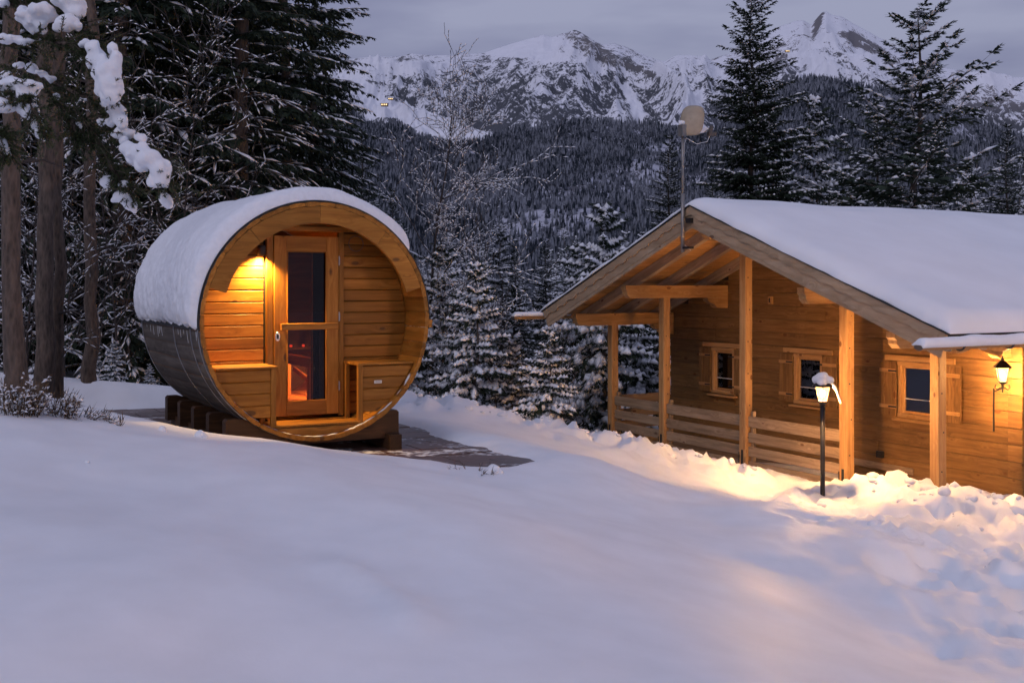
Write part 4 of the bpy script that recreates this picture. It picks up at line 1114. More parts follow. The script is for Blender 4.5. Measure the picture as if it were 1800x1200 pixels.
b = MB(); b.tube([(.42, -.1, -.03), (.36, -.1, -.16), (.2, -.06, -.2), (.05, -.02, -.12), (.03, 0, -.2), (.02, .02, -.9), (.025, .03, -1.6), (.06, -.1, -1.7)], .005, 5); b.build('cable', M['plate'], cu)

# ------------------------------------------------------------------ lanterns
def snow_blob(name, balls, parent, mat, vox=.012, loc=(0, 0, 0), rough=.006):
    """snow lumps: balls (x, y, z, r, squash) fused into one smooth skin"""
    import bmesh
    bm = bmesh.new()
    for x, y, z_, r, sq in balls:
        bmesh.ops.create_icosphere(bm, subdivisions=2, radius=r, matrix=Matrix.Translation((x, y, z_)) @ Matrix.Diagonal((1, 1, sq, 1)))
    me = bpy.data.meshes.new(name); bm.to_mesh(me); bm.free()
    o = link(name, me, parent, loc)
    md = o.modifiers.new('r', 'REMESH'); md.mode = 'VOXEL'; md.voxel_size = vox; md.use_smooth_shade = True
    m2 = o.modifiers.new('s', 'SMOOTH'); m2.iterations = 4; m2.factor = .6
    dg = bpy.context.evaluated_depsgraph_get(); me2 = bpy.data.meshes.new_from_object(o.evaluated_get(dg))
    o.modifiers.clear(); o.data = me2; me2.name = name
    me2.materials.clear(); me2.materials.append(mat)
    n_ = len(me2.vertices); co = np.empty(n_*3, np.float32); me2.vertices.foreach_get('co', co); co = co.reshape(-1, 3)
    nr_ = np.empty(n_*3, np.float32); me2.vertices.foreach_get('normal', nr_); nr_ = nr_.reshape(-1, 3)
    co += nr_*(rough*2*fbm(co[:, 0]*16+co[:, 2]*9, co[:, 1]*16-co[:, 2]*7, 3, 66))[:, None]
    me2.vertices.foreach_set('co', co.ravel().astype(np.float32)); me2.polygons.foreach_set('use_smooth', np.ones(len(me2.polygons), bool)); me2.update()
    return o
def lantern(parent, z, s=1.0, lit=True, n=6, power=60, col=(1, .50, .17)):
    """tapered glazed lantern head; z is the height of its bottom rim"""
    e = empty('lantern_head', (0, 0, z), 0, parent)
    r0, r1, h = .062*s, .105*s, .20*s
    b = MB(); b.lathe([(0, -.03*s), (.03*s, -.03*s), (r0+.008, -.008*s), (r0+.008, .006*s), (0, .006*s)], n); b.build('lower_rim', M['black'], e)
    for i in range(n):
        a0, a1 = 2*math.pi*i/n, 2*math.pi*(i+1)/n
        P0 = Vector((r0*math.cos(a0), r0*math.sin(a0), .006*s)); P1 = Vector((r1*math.cos(a0), r1*math.sin(a0), h))
        b = MB(); b.tube([P0, P1], .0055*s, 5); b.build('glazing_bar', M['black'], e)
        Q0 = Vector((r0*math.cos(a1), r0*math.sin(a1), .006*s)); Q1 = Vector((r1*math.cos(a1), r1*math.sin(a1), h))
        b = MB(); b.poly([P0*.98, Q0*.98, Q1*.98, P1*.98], [[0, 1, 2, 3]]); b.build('glass_pane', M['lampglass'], e)
    b = MB(); b.lathe([(r1*.9, h-.004), (r1+.006, h-.004), (r1+.035*s, h-.012*s), (r1+.035*s, h), (.05*s, h+.075*s), (.028*s, h+.085*s), (.028*s, h+.105*s), (.012*s, h+.115*s), (.018*s, h+.13*s), (0, h+.15*s)], n); b.build('lantern_roof', M['black'], e)
    b = MB(); b.lathe([(0, .05*s), (.018*s, .06*s), (.03*s, .09*s), (.03*s, .115*s), (.018*s, .14*s), (0, .15*s)], 12); b.build('bulb', M['bulb'], e, True)
    ld = bpy.data.lights.new('lantern_light', 'POINT'); ld.energy = power; ld.color = col; ld.shadow_soft_size = .035*s
    lo = bpy.data.objects.new('lantern_light', ld); COL.objects.link(lo); lo.parent = e; lo.location = (0, 0, .10*s)
    return e
LP = at(1446, 872, 13.35)
lp = empty('lamp_post', (LP.x, LP.y, LP.z), .3); lp.scale = (.96, .96, .96); tag(lp, 'lit black garden lamp post with a snow cap standing in the snow', 'lamp post')
b = MB(); b.tube([(0, 0, -.3), (0, 0, 1.14)], .030, 14); b.tube([(0, 0, 1.14), (0, 0, 1.16)], .038, 14); b.build('pole', M['black'], lp, True)
lantern(lp, 1.19, 1.0, power=2500)
rg = random.Random(2)
b_ = [(rg.uniform(-.07, .07), rg.uniform(-.07, .07), 1.43+rg.uniform(0, .04), rg.uniform(.05, .075), .85) for _ in range(14)]+[(0, 0, 1.50, .075, .9), (.03, 0, 1.52, .05, 1), (-.03, .02, 1.46, .10, .7)]
snow_blob('snow_cap', b_, lp, M['snow_fine'])
snow_blob('hanging_snow', [(.12+.0045*i, -.03, 1.40-.23*(i/27)**1.5, .024-.0005*i, 1.2) for i in range(28)]+[(.09, -.02, 1.405, .03, .8)], lp, M['snow_fine'], vox=.009, rough=.003)

WLp = HM @ Vector((WX-.22, -WL-.20, 0))
wl = empty('wall_lantern', (at(1762, 650, 13.35).x, 13.35, 0), HA); tag(wl, 'lit wrought iron lantern hanging under the eave at the cabin corner', 'lantern')
lantern(wl, -1.175, .92, n=4, power=2500)
b = MB()
for i in range(4):
    a = math.pi/2*i+.78
    b.tube([(.02*math.cos(a), .02*math.sin(a), -1.24), (.06*math.cos(a), .06*math.sin(a), -1.27), (.085*math.cos(a), .085*math.sin(a), -1.24), (.07*math.cos(a), .07*math.sin(a), -1.205)], .006, 5)
b.tube([(0, 0, -1.19), (0, 0, -1.30)], .009, 6); b.build('scroll_work', M['black'], wl)
b = MB(); b.tube([(0, 0, -.84), (0, 0, -.70)], .006, 6); b.build('hanging_rod', M['black'], wl)
b = MB(); b.tube([(-.03, .10, -1.26), (-.03, .10, -1.78)], .012, 6); b.tube([(0, 0, -1.25), (-.03, .10, -1.30)], .007, 6); b.build('back_rod', M['black'], wl)

# the yard's second lamp post stands outside the frame, to the right of the photographer
yl = empty('lamp_post', (10.0, 1.0, gz(10, 1)), 0); tag(yl, 'lit black lamp post out in the yard at the right of the photographer', 'lamp post')
b = MB(); b.tube([(0, 0, -.3), (0, 0, 1.84)], .030, 14); b.build('pole', M['black'], yl, True)
lantern(yl, 1.9, 1.0, power=21000)

# ------------------------------------------------------------------ trees
UP = np.array([0, 0, 1.0])
def norm(a): return a/np.maximum(np.linalg.norm(a, axis=-1, keepdims=True), 1e-9)
def diamonds(P, D, L, Wd, Nr):
    """needle tufts: P base, D direction, L length, Wd half width, Nr approximate normal -> one folded quad each"""
    S = norm(np.cross(D, Nr)); m = P+D*(L*.45)[:, None]
    v = np.stack([P, m-S*Wd[:, None], P+D*L[:, None], m+S*Wd[:, None]], 1).reshape(-1, 3)
    f = np.arange(len(P)*4).reshape(-1, 4); return v, f
def pads(P, D, L, Wd, Hh):
    """snow lying along a twig: 5 corners each, six triangles"""
    S = norm(np.cross(D, UP)); Un = norm(np.cross(S, D)); m = P+D*(L*.55)[:, None]
    v = np.stack([P, m-S*Wd[:, None]-Un*(Hh*.25)[:, None], P+D*L[:, None]-Un*(Hh*.4)[:, None], m+S*Wd[:, None]-Un*(Hh*.25)[:, None], m+Un*Hh[:, None]], 1).reshape(-1, 3)
    b = np.arange(len(P))[:, None]*5
    f = np.concatenate([b+np.array([q]) for q in ((0, 1, 4), (1, 2, 4), (2, 3, 4), (3, 0, 4), (0, 3, 1), (1, 3, 2))], 0); return v, f
def tubes(A, B, ra, rb, k=4):
    D = norm(B-A); ref = np.where(np.abs(D[:, 2:3]) > .9, np.array([[1., 0, 0]]), np.array([[0, 0, 1.]])); S = norm(np.cross(D, ref)); T = np.cross(D, S)
    an = np.arange(k)*2*math.pi/k
    ring = S[:, None]*np.cos(an)[None, :, None]+T[:, None]*np.sin(an)[None, :, None]
    v = np.concatenate([A[:, None]+ring*ra[:, None, None], B[:, None]+ring*rb[:, None, None]], 1).reshape(-1, 3)
    b = np.arange(len(A))[:, None]*2*k
    f = np.concatenate([b+np.array([[i, (i+1) % k, k+(i+1) % k, k+i]]) for i in range(k)], 0); return v, f
def join(parts):
    V_ = []; F_ = []; o = 0
    for v, f in parts:
        V_.append(v); F_.append(f+o); o += len(v)
    return np.concatenate(V_), np.concatenate(F_)

def spruce(seed, H, Rb, z0=.06, whorl=.30, nb=6, snow=.7, sw=1.0, droop=.35, rise=.10, tw=.11, tuft=.15, tufts=3, dead=0, power=.85, needle=None, trunk_r=None, asym=.25, ragged=.25, tw_len=.42, upt=0.0, hang=0.0, pl=1.0):
    """needle and snow arrays of one conifer, its trunk standing at the origin"""
    g = np.random.RandomState(seed); Pn, Dn, Ln = [], [], []; A_, B_, ra, rb = [], [], [], []; sP, sD, sL, sW, sH = [], [], [], [], []
    z = H*z0; tr = trunk_r or H*.011
    while z < H*.985:
        f = z/H; nbr = nb if f < .85 else max(3, nb-2)
        a0 = g.rand()*6.28
        for i in range(nbr):
            az = a0+i*6.283/nbr+g.uniform(-.35, .35)
            L = Rb*(1-f)**power*g.uniform(1-ragged*1.6, 1+ragged*.6)*(1+asym*math.sin(az*1+seed))*(min(1, .55+2.5*(f-z0)) if dead else 1)
            if L < .08: L = .08
            zz = z+g.uniform(-.4, .4)*whorl
            o = np.array([math.cos(az), math.sin(az), 0]); sd_ = np.array([-o[1], o[0], 0])
            dr = droop*(1-f)**.7; ri = rise+.55*f**2
            n = max(4, int(L/tw)); s = (np.arange(n)+g.rand(n)*.6+.3)/n; s = np.clip(s, .04, 1)
            curve = lambda s: o*(L*s)[:, None]+UP*(L*(ri*s-dr*s**1.6+upt*s**3))[:, None]+UP*zz+sd_*(L*.06*np.sin(s*3+az))[:, None]
            ss = np.linspace(0, 1, 6); pc = curve(ss)
            A_.append(pc[:-1]); B_.append(pc[1:]); r0 = max(.006, L*.011); rs = r0*(1-ss*.85); ra.append(rs[:-1]); rb.append(rs[1:])
            pc2 = curve(s); dirv = norm(curve(np.minimum(s+.02, 1.02))-curve(s-.02))
            for sg in (-1, 1):
                l = np.clip(tw_len*L*(1-s)**.75*np.minimum(1, .35+s*2.2), .10, .75)*g.uniform(.7, 1.15, n)
                d = norm(dirv*.72+sd_*sg*.75-UP*(.12+dr*.45+hang*(.6+.8*g.rand(n, 1)))+g.randn(n, 3)*.10)
                Pn.append(pc2); Dn.append(d); Ln.append(l)
            Pn.append(pc2[-1:]); Dn.append(dirv[-1:]); Ln.append(np.array([.22]))
            # snow along the main stem
            ms = g.rand(len(ss)-1) < snow*.9
            q = pc[:-1][ms]+UP*.012; dq = pc[1:][ms]-pc[:-1][ms]; lq = np.linalg.norm(dq, axis=1)*1.25
            sP.append(q); sD.append(norm(dq)); sL.append(lq); sW.append(np.full(len(q), .035*sw)*(.6+g.rand(len(q))*.8)); sH.append(np.full(len(q), .035*sw))
        z += whorl*(1 if f < .6 else .75)*g.uniform(.85, 1.15)
    P, D, L = np.concatenate(Pn), np.concatenate(Dn), np.concatenate(Ln)
    nt_ = len(P)
    # tufts along each twig, both sides and the tip
    q_v = []
    TP_, TD_, TL_ = [], [], []
    for k in range(tufts):
        fr_ = (k+.5+g.rand(nt_)*.5)/tufts*.9
        base = P+D*(L*fr_)[:, None]-UP*(.10*L*fr_**2)[:, None]
        S = norm(np.cross(D, UP))
        for sg in (-1, 1):
            dd = norm(D*.75+S*sg*.62-UP*(.38)+g.randn(nt_, 3)*.16); TP_.append(base); TD_.append(dd); TL_.append(np.clip(L*.42, .07, tuft)*g.uniform(.7, 1.25, nt_))
        dd = norm(D*.8-UP*.75+g.randn(nt_, 3)*.15); TP_.append(base); TD_.append(dd); TL_.append(np.clip(L*.4, .06, tuft*.9))
    TP_.append(P); TD_.append(D); TL_.append(L*1.08)
    TP_, TD_, TL_ = np.concatenate(TP_), np.concatenate(TD_), np.concatenate(TL_)
    nv_, nf_ = diamonds(TP_, TD_, TL_, np.clip(TL_*.17, .010, .034), norm(UP+g.randn(len(TP_), 3)*.6))
    # snow on the twigs
    zf = P[:, 2]/H; rad = np.hypot(P[:, 0], P[:, 1])/(Rb*(1-np.clip(zf, 0, .97))**power+.05)
    pr = snow*(.45+.65*np.clip(rad, 0, 1)); mk = g.rand(nt_) < pr
    for q_ in range(1 if pl > .9 else 2):
        if q_: mk = g.rand(nt_) < pr*.8
        sP.append(P[mk]+UP*.014+D[mk]*(L[mk]*(.05+(1-pl)*g.rand(mk.sum())*(pl < .9)))[:, None]); sD.append(norm(D[mk]-UP*.05)); sL.append(L[mk]*pl*g.uniform(.65, 1.0, mk.sum()))
        if q_ == 0 and pl < .9: sW.append(np.clip(L[mk]*.13, .018, .05)*sw*g.uniform(.7, 1.3, mk.sum())); sH.append(np.clip(L[mk]*.12, .016, .05)*sw)
    sW.append(np.clip(L[mk]*.15, .018, .055)*sw*g.uniform(.7, 1.3, mk.sum())); sH.append(np.clip(L[mk]*.12, .016, .05)*sw)
    # dead lower branches with a line of snow
    for i in range(dead):
        zz = g.uniform(.03, z0+.12)*H; az = g.rand()*6.28; L_ = g.uniform(.5, 1.0)*Rb*.9; o = np.array([math.cos(az), math.sin(az), 0])
        ss = np.linspace(0, 1, 6); pc = o*(L_*ss)[:, None]+UP*(zz+L_*(.12*ss-.38*ss**2))[:, None]+np.cumsum(g.randn(6, 3)*.02*L_, 0)
        segs = [pc]
        for q in range(5):
            j = g.randint(1, 5); d = norm(np.array([[*(o[:2]*.7+g.randn(2)*.6), g.uniform(-.5, .1)]]))[0]; l = g.uniform(.2, .6)*L_*(1-j/7)
            segs.append(pc[j]+d*(l*np.linspace(0, 1, 4))[:, None]-UP*(l*.15*np.linspace(0, 1, 4)**2)[:, None])
        for c in segs:
            A_.append(c[:-1]); B_.append(c[1:]); m_ = len(c)-1; ra.append(np.full(m_, .010)); rb.append(np.full(m_, .007))
            kk = g.rand(m_) < min(1, snow*1.3+.2); dq = (c[1:]-c[:-1])[kk]
            sP.append(c[:-1][kk]+UP*.012); sD.append(norm(dq)); sL.append(np.linalg.norm(dq, axis=1)*1.15); sW.append(np.full(kk.sum(), .016)*sw**.5); sH.append(np.full(kk.sum(), .020)*sw**.5)
    sP, sD, sL, sW, sH = map(np.concatenate, (sP, sD, sL, sW, sH))
    sv, sf = pads(sP, sD, sL, sW, sH)
    bv, bf = tubes(np.concatenate(A_), np.concatenate(B_), np.concatenate(ra), np.concatenate(rb), 3)
    zs = np.linspace(-1.2, H, 9); tv = np.stack([g.randn(9)*.012*np.arange(9), g.randn(9)*.012*np.arange(9), zs], 1); tr_ = tr*(1-np.clip(zs/H, 0, 1)**1.1*.95)
    k = 9; an = np.arange(k)*2*math.pi/k
    rv = (tv[:, None]+np.stack([np.cos(an), np.sin(an), an*0], 1)[None]*tr_[:, None, None]).reshape(-1, 3)
    rf = np.concatenate([np.array([[i*k+j, i*k+(j+1) % k, (i+1)*k+(j+1) % k, (i+1)*k+j] for j in range(k)]) for i in range(8)])
    tv_, tf_ = join([(rv, rf), (bv, bf)])
    return dict(trunk=(tv_, tf_), crown=(nv_, nf_), snow=(sv, sf))
NTRI = 0
def tree_meshes(d, needle, barkm):
    global NTRI
    out = []
    for nm, mt, sm in (('trunk', barkm, True), ('crown', needle, False), ('branch_snow', M['snow_tree'], True)):
        if nm == 'crown' and 'crown' not in d: continue
        v, f = d['snow' if nm == 'branch_snow' else nm]; out.append((nm, mesh(nm, v, f, mt, smooth=sm))); NTRI += len(f)*(f.shape[1]-2)
    return out
def plant(name, meshes, x, y, s=1.0, rz=0.0, label=None, cat='tree', group=None, zo=0.0, tilt=0.0, z=None):
    e = empty(name, (x, y, (gz(x, y) if z is None else z)+zo), rz); e.scale = (s, s, s); e.rotation_euler = (tilt, 0, rz); tag(e, label, cat, group)
    for nm, me in meshes:
        o = link(nm, me, e)
        if nm != 'trunk': o['kind'] = 'stuff'
    return e
def bare_tree(seed, H, spread=.5, depth=4, r0=.07, snow=.8, lean=0, first=.18, sw=1.0):
    g = np.random.RandomState(seed); A_, B_, ra, rb = [], [], [], []
    def grow(p, d, L, r, dep):
        n = 4; q = p.copy(); dd = d.copy()
        for i in range(n):
            d2 = norm((dd+g.randn(3)*.10+UP*.05*(dep > 0))[None])[0]; q2 = q+d2*L/n; A_.append(q); B_.append(q2); r2 = r*(1-.14)
            ra.append(r); rb.append(r2); r = r2
            if dep < depth and (i >= 1 or dep > 0):
                for c in range(1):
                    if g.rand() < (.80 if dep < 4 else .6):
                        pv = norm(np.cross(d2, g.randn(3))[None])[0]; cd = norm((d2*(1-spread*.45)+pv*spread*g.uniform(.7, 1.2)+UP*.12)[None])[0]
                        grow(q2, cd, L*g.uniform(.5, .75), r2*.6, dep+1)
            q, dd = q2, d2
    p = np.array([0, 0, -.5]); d = norm(np.array([[lean, .02, 1.0]]))[0]
    # leader with limbs along it
    n = 12; q = p; r = r0; 
    for i in range(n):
        d2 = norm((d+g.randn(3)*.04)[None])[0]; q2 = q+d2*(H+.5)/n; A_.append(q); B_.append(q2); ra.append(r); r *= .86; rb.append(r)
        if i/n > first:
            for c in range(3):
                az = g.rand()*6.28; cd = norm(np.array([[math.cos(az)*spread*1.3, math.sin(az)*spread*1.3, .75]]))[0]; grow(q2, cd, H*.34*(1-.6*i/n)*g.uniform(.5, 1.1), r*.55, 2)
        q, d = q2, d2
    A_, B_, ra, rb = map(np.array, (A_, B_, ra, rb)); ra = np.maximum(ra, .0065); rb = np.maximum(rb, .0055)
    tv, tf = tubes(A_, B_, ra, rb, 4)
    D = B_-A_; L = np.linalg.norm(D, axis=1); Dn_ = norm(D); k = (np.abs(Dn_[:, 2]) < .86) & (g.rand(len(A_)) < snow)
    sv, sf = pads(A_[k]+UP*ra[k, None]*.6, Dn_[k], L[k]*1.2, np.maximum(ra[k]*.9, .009)*sw, np.maximum(ra[k]*.9, .014)*sw)
    return dict(trunk=(tv, tf), snow=(sv, sf))

V_ = {}
V_['snowy'] = tree_meshes(spruce(1, 8.0, 1.75, z0=.03, hang=.42, whorl=.46, nb=7, snow=1.0, sw=1.9, droop=.62, rise=.14, tw=.105, tuft=.16, tw_len=.50), M['needle'], M['bark'])
V_['snowy2'] = tree_meshes(spruce(5, 6.0, 1.55, z0=.02, hang=.40, whorl=.42, nb=7, snow=.95, sw=1.7, droop=.58, rise=.17, tw=.10, tuft=.15, tw_len=.50), M['needle'], M['bark'])
V_['dark'] = tree_meshes(spruce(2, 13.0, 2.5, z0=.05, whorl=.34, nb=7, snow=.40, sw=1.0, droop=.42, rise=.10, tw=.105, tuft=.17, ragged=.3), M['needle'], M['bark'])
V_['hero'] = tree_meshes(spruce(22, 13.0, 2.3, z0=.03, whorl=.27, nb=8, pl=.6, snow=.36, sw=1.1, droop=.40, rise=.16, tw=.09, tuft=.17, ragged=.38, power=.68, asym=.12), M['needle'], M['bark'])
V_['wood'] = tree_meshes(spruce(3, 16.0, 2.5, z0=.22, whorl=.40, nb=6, snow=.34, sw=.9, droop=.40, rise=.06, tw=.13, tuft=.20, tufts=3, dead=60, ragged=.32), M['needle'], M['bark'])
V_['wood2'] = tree_meshes(spruce(9, 14.0, 2.7, z0=.03, whorl=.42, nb=6, snow=.42, sw=.9, droop=.5, rise=.05, tw=.13, tuft=.20, dead=25), M['needle'], M['bark'])
V_['pine'] = tree_meshes(spruce(4, 9.0, 2.6, z0=.10, whorl=.40, nb=6, pl=.42, snow=.6, sw=1.15, droop=.16, rise=.34, tw=.13, tuft=.22, tufts=4, ragged=.4, asym=.15, power=.75, tw_len=.36, upt=.12), M['pine'], M['bark'])
V_['low'] = tree_meshes(spruce(6, 10.0, 1.9, z0=.03, whorl=.50, nb=6, snow=.65, sw=2.2, droop=.45, rise=.08, tw=.26, tuft=.34, tufts=1), M['needle'], M['bark'])
V_['low2'] = tree_meshes(spruce(7, 11.0, 1.8, z0=.03, whorl=.55, nb=6, snow=.45, sw=1.8, droop=.4, rise=.1, tw=.26, tuft=.34, tufts=1, ragged=.35), M['needle'], M['bark'])
V_['fan'] = tree_meshes(spruce(31, 4.4, 1.55, z0=.02, hang=.40, whorl=.36, nb=6, snow=1.0, sw=2.3, droop=.50, rise=.16, tw=.105, tuft=.17, tufts=4, tw_len=.46, power=.8), M['needle'], M['bark'])
V_['fan2'] = tree_meshes(spruce(37, 3.4, 1.3, z0=.0, hang=.45, whorl=.33, nb=6, snow=1.0, sw=2.2, droop=.55, rise=.18, tw=.10, tuft=.16, tufts=4, tw_len=.48, power=.8), M['needle'], M['bark'])
V_['bare'] = tree_meshes(bare_tree(3, 9.0, .75, 5, .10, .85, first=.12, sw=1.5), None, M['twig'])
V_['bare2'] = tree_meshes(bare_tree(8, 6.0, .8, 4, .045, .5, first=.05), None, M['twig'])
V_['sprig'] = tree_meshes(bare_tree(12, 2.6, 1.2, 4, .02, .95, first=.0, sw=1.1), None, M['twig'])
print('tree tris', NTRI)
def px(u, Y): return (u-900)/F*Y
def tree_at(kind, u, Y, top, Hm, name, label, group=None, rz=None, cat='tree', zo=0.0, k=1.0, wide=1.0):
    """a tree whose tip stands at row `top` of the view; Hm is the variant's own height"""
    x = px(u, Y); zg = gz(x, Y)+zo; zt_ = (HZ-top)/F*Y
    s = (zt_-zg)/Hm*k
    e = plant(name, V_[kind], x, Y, s, random.uniform(0, 6.28) if rz is None else rz, label, cat, group, z=zg); e.scale = (s*wide, s*wide, s)
    return e
HM_ = dict(fan=4.4, fan2=3.4, hero=13., snowy=8., snowy2=6., dark=13., wood=16., wood2=14., pine=9., low=10., low2=11., bare=9., bare2=6., sprig=2.6)
def T(kind, u, Y, top, name, label, group=None, **kw): return tree_at(kind, u, Y, top, HM_[kind], name, label, group, **kw)
# right of the cabin roof
T('hero', 1322, 27, -40, 'spruce_tree', 'tall dark spruce towering behind the cabin roof beside the satellite dish', wide=1.12)
T('pine', 1612, 25, 12, 'pine_tree', 'snow-dusted pine with open spreading boughs rising behind the cabin roof', wide=1.5)
T('snowy2', 1432, 29, 170, 'spruce_tree', 'small snowy spruce between the tall dark spruce and the pine')
T('dark', 1178, 33, 235, 'spruce_tree', 'dark snowy spruce directly behind the dish mast, left of the tall spruce')
T('dark', 1255, 31, 300, 'spruce_tree', 'low spruce just left of the tall dark spruce, above the roof ridge')
T('dark', 1545, 40, 170, 'spruce_tree', 'narrow dark spruce half hidden by the left boughs of the pine')
T('snowy', 1700, 30, 285, 'spruce_tree', 'snowy spruce top right of the pine above the cabin roof')
T('dark', 1772, 34, 215, 'spruce_tree', 'dark spruce near the right edge above the cabin roof')
T('dark', 1850, 30, 230, 'spruce_tree', 'dark spruce cut by the right edge of the picture')
T('snowy', 1500, 34, 290, 'spruce_tree', 'snow-laden spruce crown low between the small spruce and the pine')
T('snowy', 1380, 36, 270, 'spruce_tree', 'snow-laden spruce close behind the tall dark spruce on its right')
# middle gap between sauna and cabin
T('fan', 1066, 22, 372, 'spruce_tree', 'big snow-laden spruce seen behind and through the cabin porch', wide=1.1, rz=.5)
T('fan', 1120, 24, 470, 'spruce_tree', 'snow-laden spruce seen between the two left porch posts', wide=1.1, rz=2.5)
T('fan2', 968, 17.2, 585, 'spruce_tree', 'small snow-laden spruce at the bank left of the porch', wide=1.1, rz=1.2)
T('fan', 838, 18.5, 470, 'spruce_tree', 'snow-laden spruce midway between sauna and cabin', wide=1.1, rz=.2)
T('fan', 778, 21, 440, 'spruce_tree', 'snow-laden spruce right beside the sauna, behind the bare tree', wide=1.1, rz=2.1)
T('dark', 905, 28, 430, 'spruce_tree', 'dark spruce with dusted boughs behind the snowy spruces of the gap')
T('snowy', 1010, 33, 440, 'spruce_tree', 'narrow snowy spruce above the left gutter of the cabin', wide=1.3)
T('bare', 748, 21, 195, 'bare_tree', 'bare leafless tree with snow on its limbs beside the sauna roof', rz=.4)
T('bare2', 880, 19, 560, 'bare_tree', 'low snowy leafless thicket tree between two snow-laden spruces')
T('bare2', 800, 18.5, 590, 'bare_tree', 'leafless snowy sapling close to the right side of the sauna')
T('bare2', 1010, 20, 560, 'bare_tree', 'leafless snowy sapling under the left gutter of the cabin')
T('fan2', 722, 20, 560, 'spruce_tree', 'low snow-laden spruce tight against the right side of the sauna', wide=1.1)
T('fan2', 905, 19.5, 590, 'spruce_tree', 'bushy snow-laden spruce in front of the dark dusted one', wide=1.15)
T('snowy', 880, 32, 400, 'spruce_tree', 'broad snowy spruce rising in the middle of the gap', wide=1.3)
T('dark', 960, 36, 420, 'spruce_tree', 'dusky spruce left of the narrow snowy one in the gap', wide=1.2)
T('dark', 634, 46, 228, 'spruce_tree', 'slender dark spruce rising above the top of the sauna roof')
T('dark', 600, 38, 260, 'spruce_tree', 'dusky spruce left of the slender one above the sauna roof')
T('dark', 690, 42, 330, 'spruce_tree', 'short dark spruce behind the sauna roof beside the bare tree')
# the tall spruce behind the sauna
tall = plant('spruce_tree', V_['wood'], px(424, 19), 19, 1.0, 1.0, 'very tall spruce behind the sauna whose boughs hang into the sky'); 
# woods on the left
rg = random.Random(21)
wood_spots = [(-60, 17, 'wood'), (40, 19, 'wood2'), (130, 21, 'wood'), (215, 18, 'wood2'), (300, 20, 'wood'), (360, 24, 'wood2'), (500, 24, 'wood2'), (545, 30, 'wood2'), (-10, 25, 'wood2'), (90, 27, 'wood'), (180, 29, 'wood2'),
              (265, 27, 'wood2'), (330, 32, 'wood'), (410, 30, 'wood2'), (470, 34, 'wood'), (20, 36, 'wood2'), (150, 38, 'wood2'), (240, 40, 'wood'), (560, 40, 'wood2'), (-150, 22, 'wood2'), (-120, 30, 'wood'), (350, 40, 'wood2'), (60, 45, 'wood2'), (440, 42, 'wood2'), (-220, 26, 'wood2'), (290, 50, 'wood2')]
for u, Y_, kd in wood_spots:
    plant('spruce_tree', V_[kd], px(u, Y_), Y_, rg.uniform(.95, 1.2), rg.uniform(0, 6.28), 'dark spruce standing in the dense woods left of and behind the sauna', 'tree', 'spruces of the dense left woods')
for u, Y_, s, lb in ((205, 15.5, .8, 'leafless young tree with snow-lined twigs right of the dark straight trunk'), (110, 14.5, .6, 'leafless young tree between the thick grey trunk and the dark straight one'), (300, 16.5, .85, 'leafless tree with long snowy limbs just left of the sauna'), (48, 13.5, .6, 'leafless sapling between the two leftmost trunks')):
    plant('bare_tree', V_['bare2'], px(u, Y_), Y_, s, rg.uniform(0, 6.28), lb, 'tree')
for u, Y_, top_ in ((205, 14.8, 600), (262, 15.3, 640), (170, 16.2, 610), (70, 14.6, 640)):
    T('fan2', u, Y_, top_, 'spruce_sapling', {205: 'snow-covered spruce sapling standing left of the sauna snow skirt', 262: 'lowest snow-covered sapling, nearest the back of the sauna', 170: 'snowy sapling behind the dark straight trunk', 70: 'snowy sapling at the foot of the thick grey trunk'}[u])
# rows of spruces down the valley behind the gap
spots = []
for i in range(74):
    Y_ = rg.uniform(40, 150); u = rg.uniform(590, 1235); top_ = 395+rg.uniform(0, 150)*(60/Y_)**.2+ (0 if Y_ > 70 else 40)
    if Y_ < 60: top_ += 30
    spots.append((u, Y_, top_))
for u, Y_, top_ in spots:
    T(rg.choice(('low', 'low2')), u, Y_, min(top_, 560), 'spruce_tree', 'distant spruce of the valley woods between the sauna and the cabin', 'spruces down the valley')
for i in range(26):
    Y_ = rg.uniform(45, 110); u = rg.uniform(1230, 1860)
    T(rg.choice(('low', 'low2')), u, Y_, rg.uniform(250, 350), 'spruce_tree', 'distant spruce of the slope woods behind the cabin roof', 'spruces up the slope behind the cabin')

# near trunks at the left edge
def trunk(u, Y_, r, label, H=11, lean=0.0, mat=M['bark_near']):
    x = px(u, Y_); z = gz(x, Y_); e = empty('pine_tree', (x, Y_, z-.3)); tag(e, label, 'tree')
    g = np.random.RandomState(int(u)); n = 26; b = MB()
    pts = [(lean*i/n*H+.02*g.randn(), .02*g.randn(), H*i/n) for i in range(n+1)]
    b.tube(pts, [r*(1+.5*math.exp(-i*.9))*(1-.45*i/n)*(1+.04*g.randn()) for i in range(n+1)], 14); b.build('trunk', mat, e, True)
    for i in range(9):
        zz = g.uniform(.12, .75)*H; a = g.rand()*6.28; l = g.uniform(.05, .5)
        q = MB(); q.tube([(lean*zz, 0, zz), (lean*zz+math.cos(a)*(r+l*.5), math.sin(a)*(r+l*.5), zz+.04), (lean*zz+math.cos(a)*(r+l), math.sin(a)*(r+l), zz-.02)], [.018, .011, .005], 5); q.build('dead_branch', M['twig'], e)
    return e
trunk(26, 9.2, .080, 'warm lit slender trunk at the left edge, nearest of the left trunks', lean=-.012)
trunk(74, 12.2, .10, 'thick grey twin-looking trunk, second from the left edge', lean=.014)
trunk(160, 14.0, .078, 'dark straight trunk right of the thick grey one')
trunk(95, 12.5, .075, 'thin grey trunk pressed against the thick grey one', lean=.012)

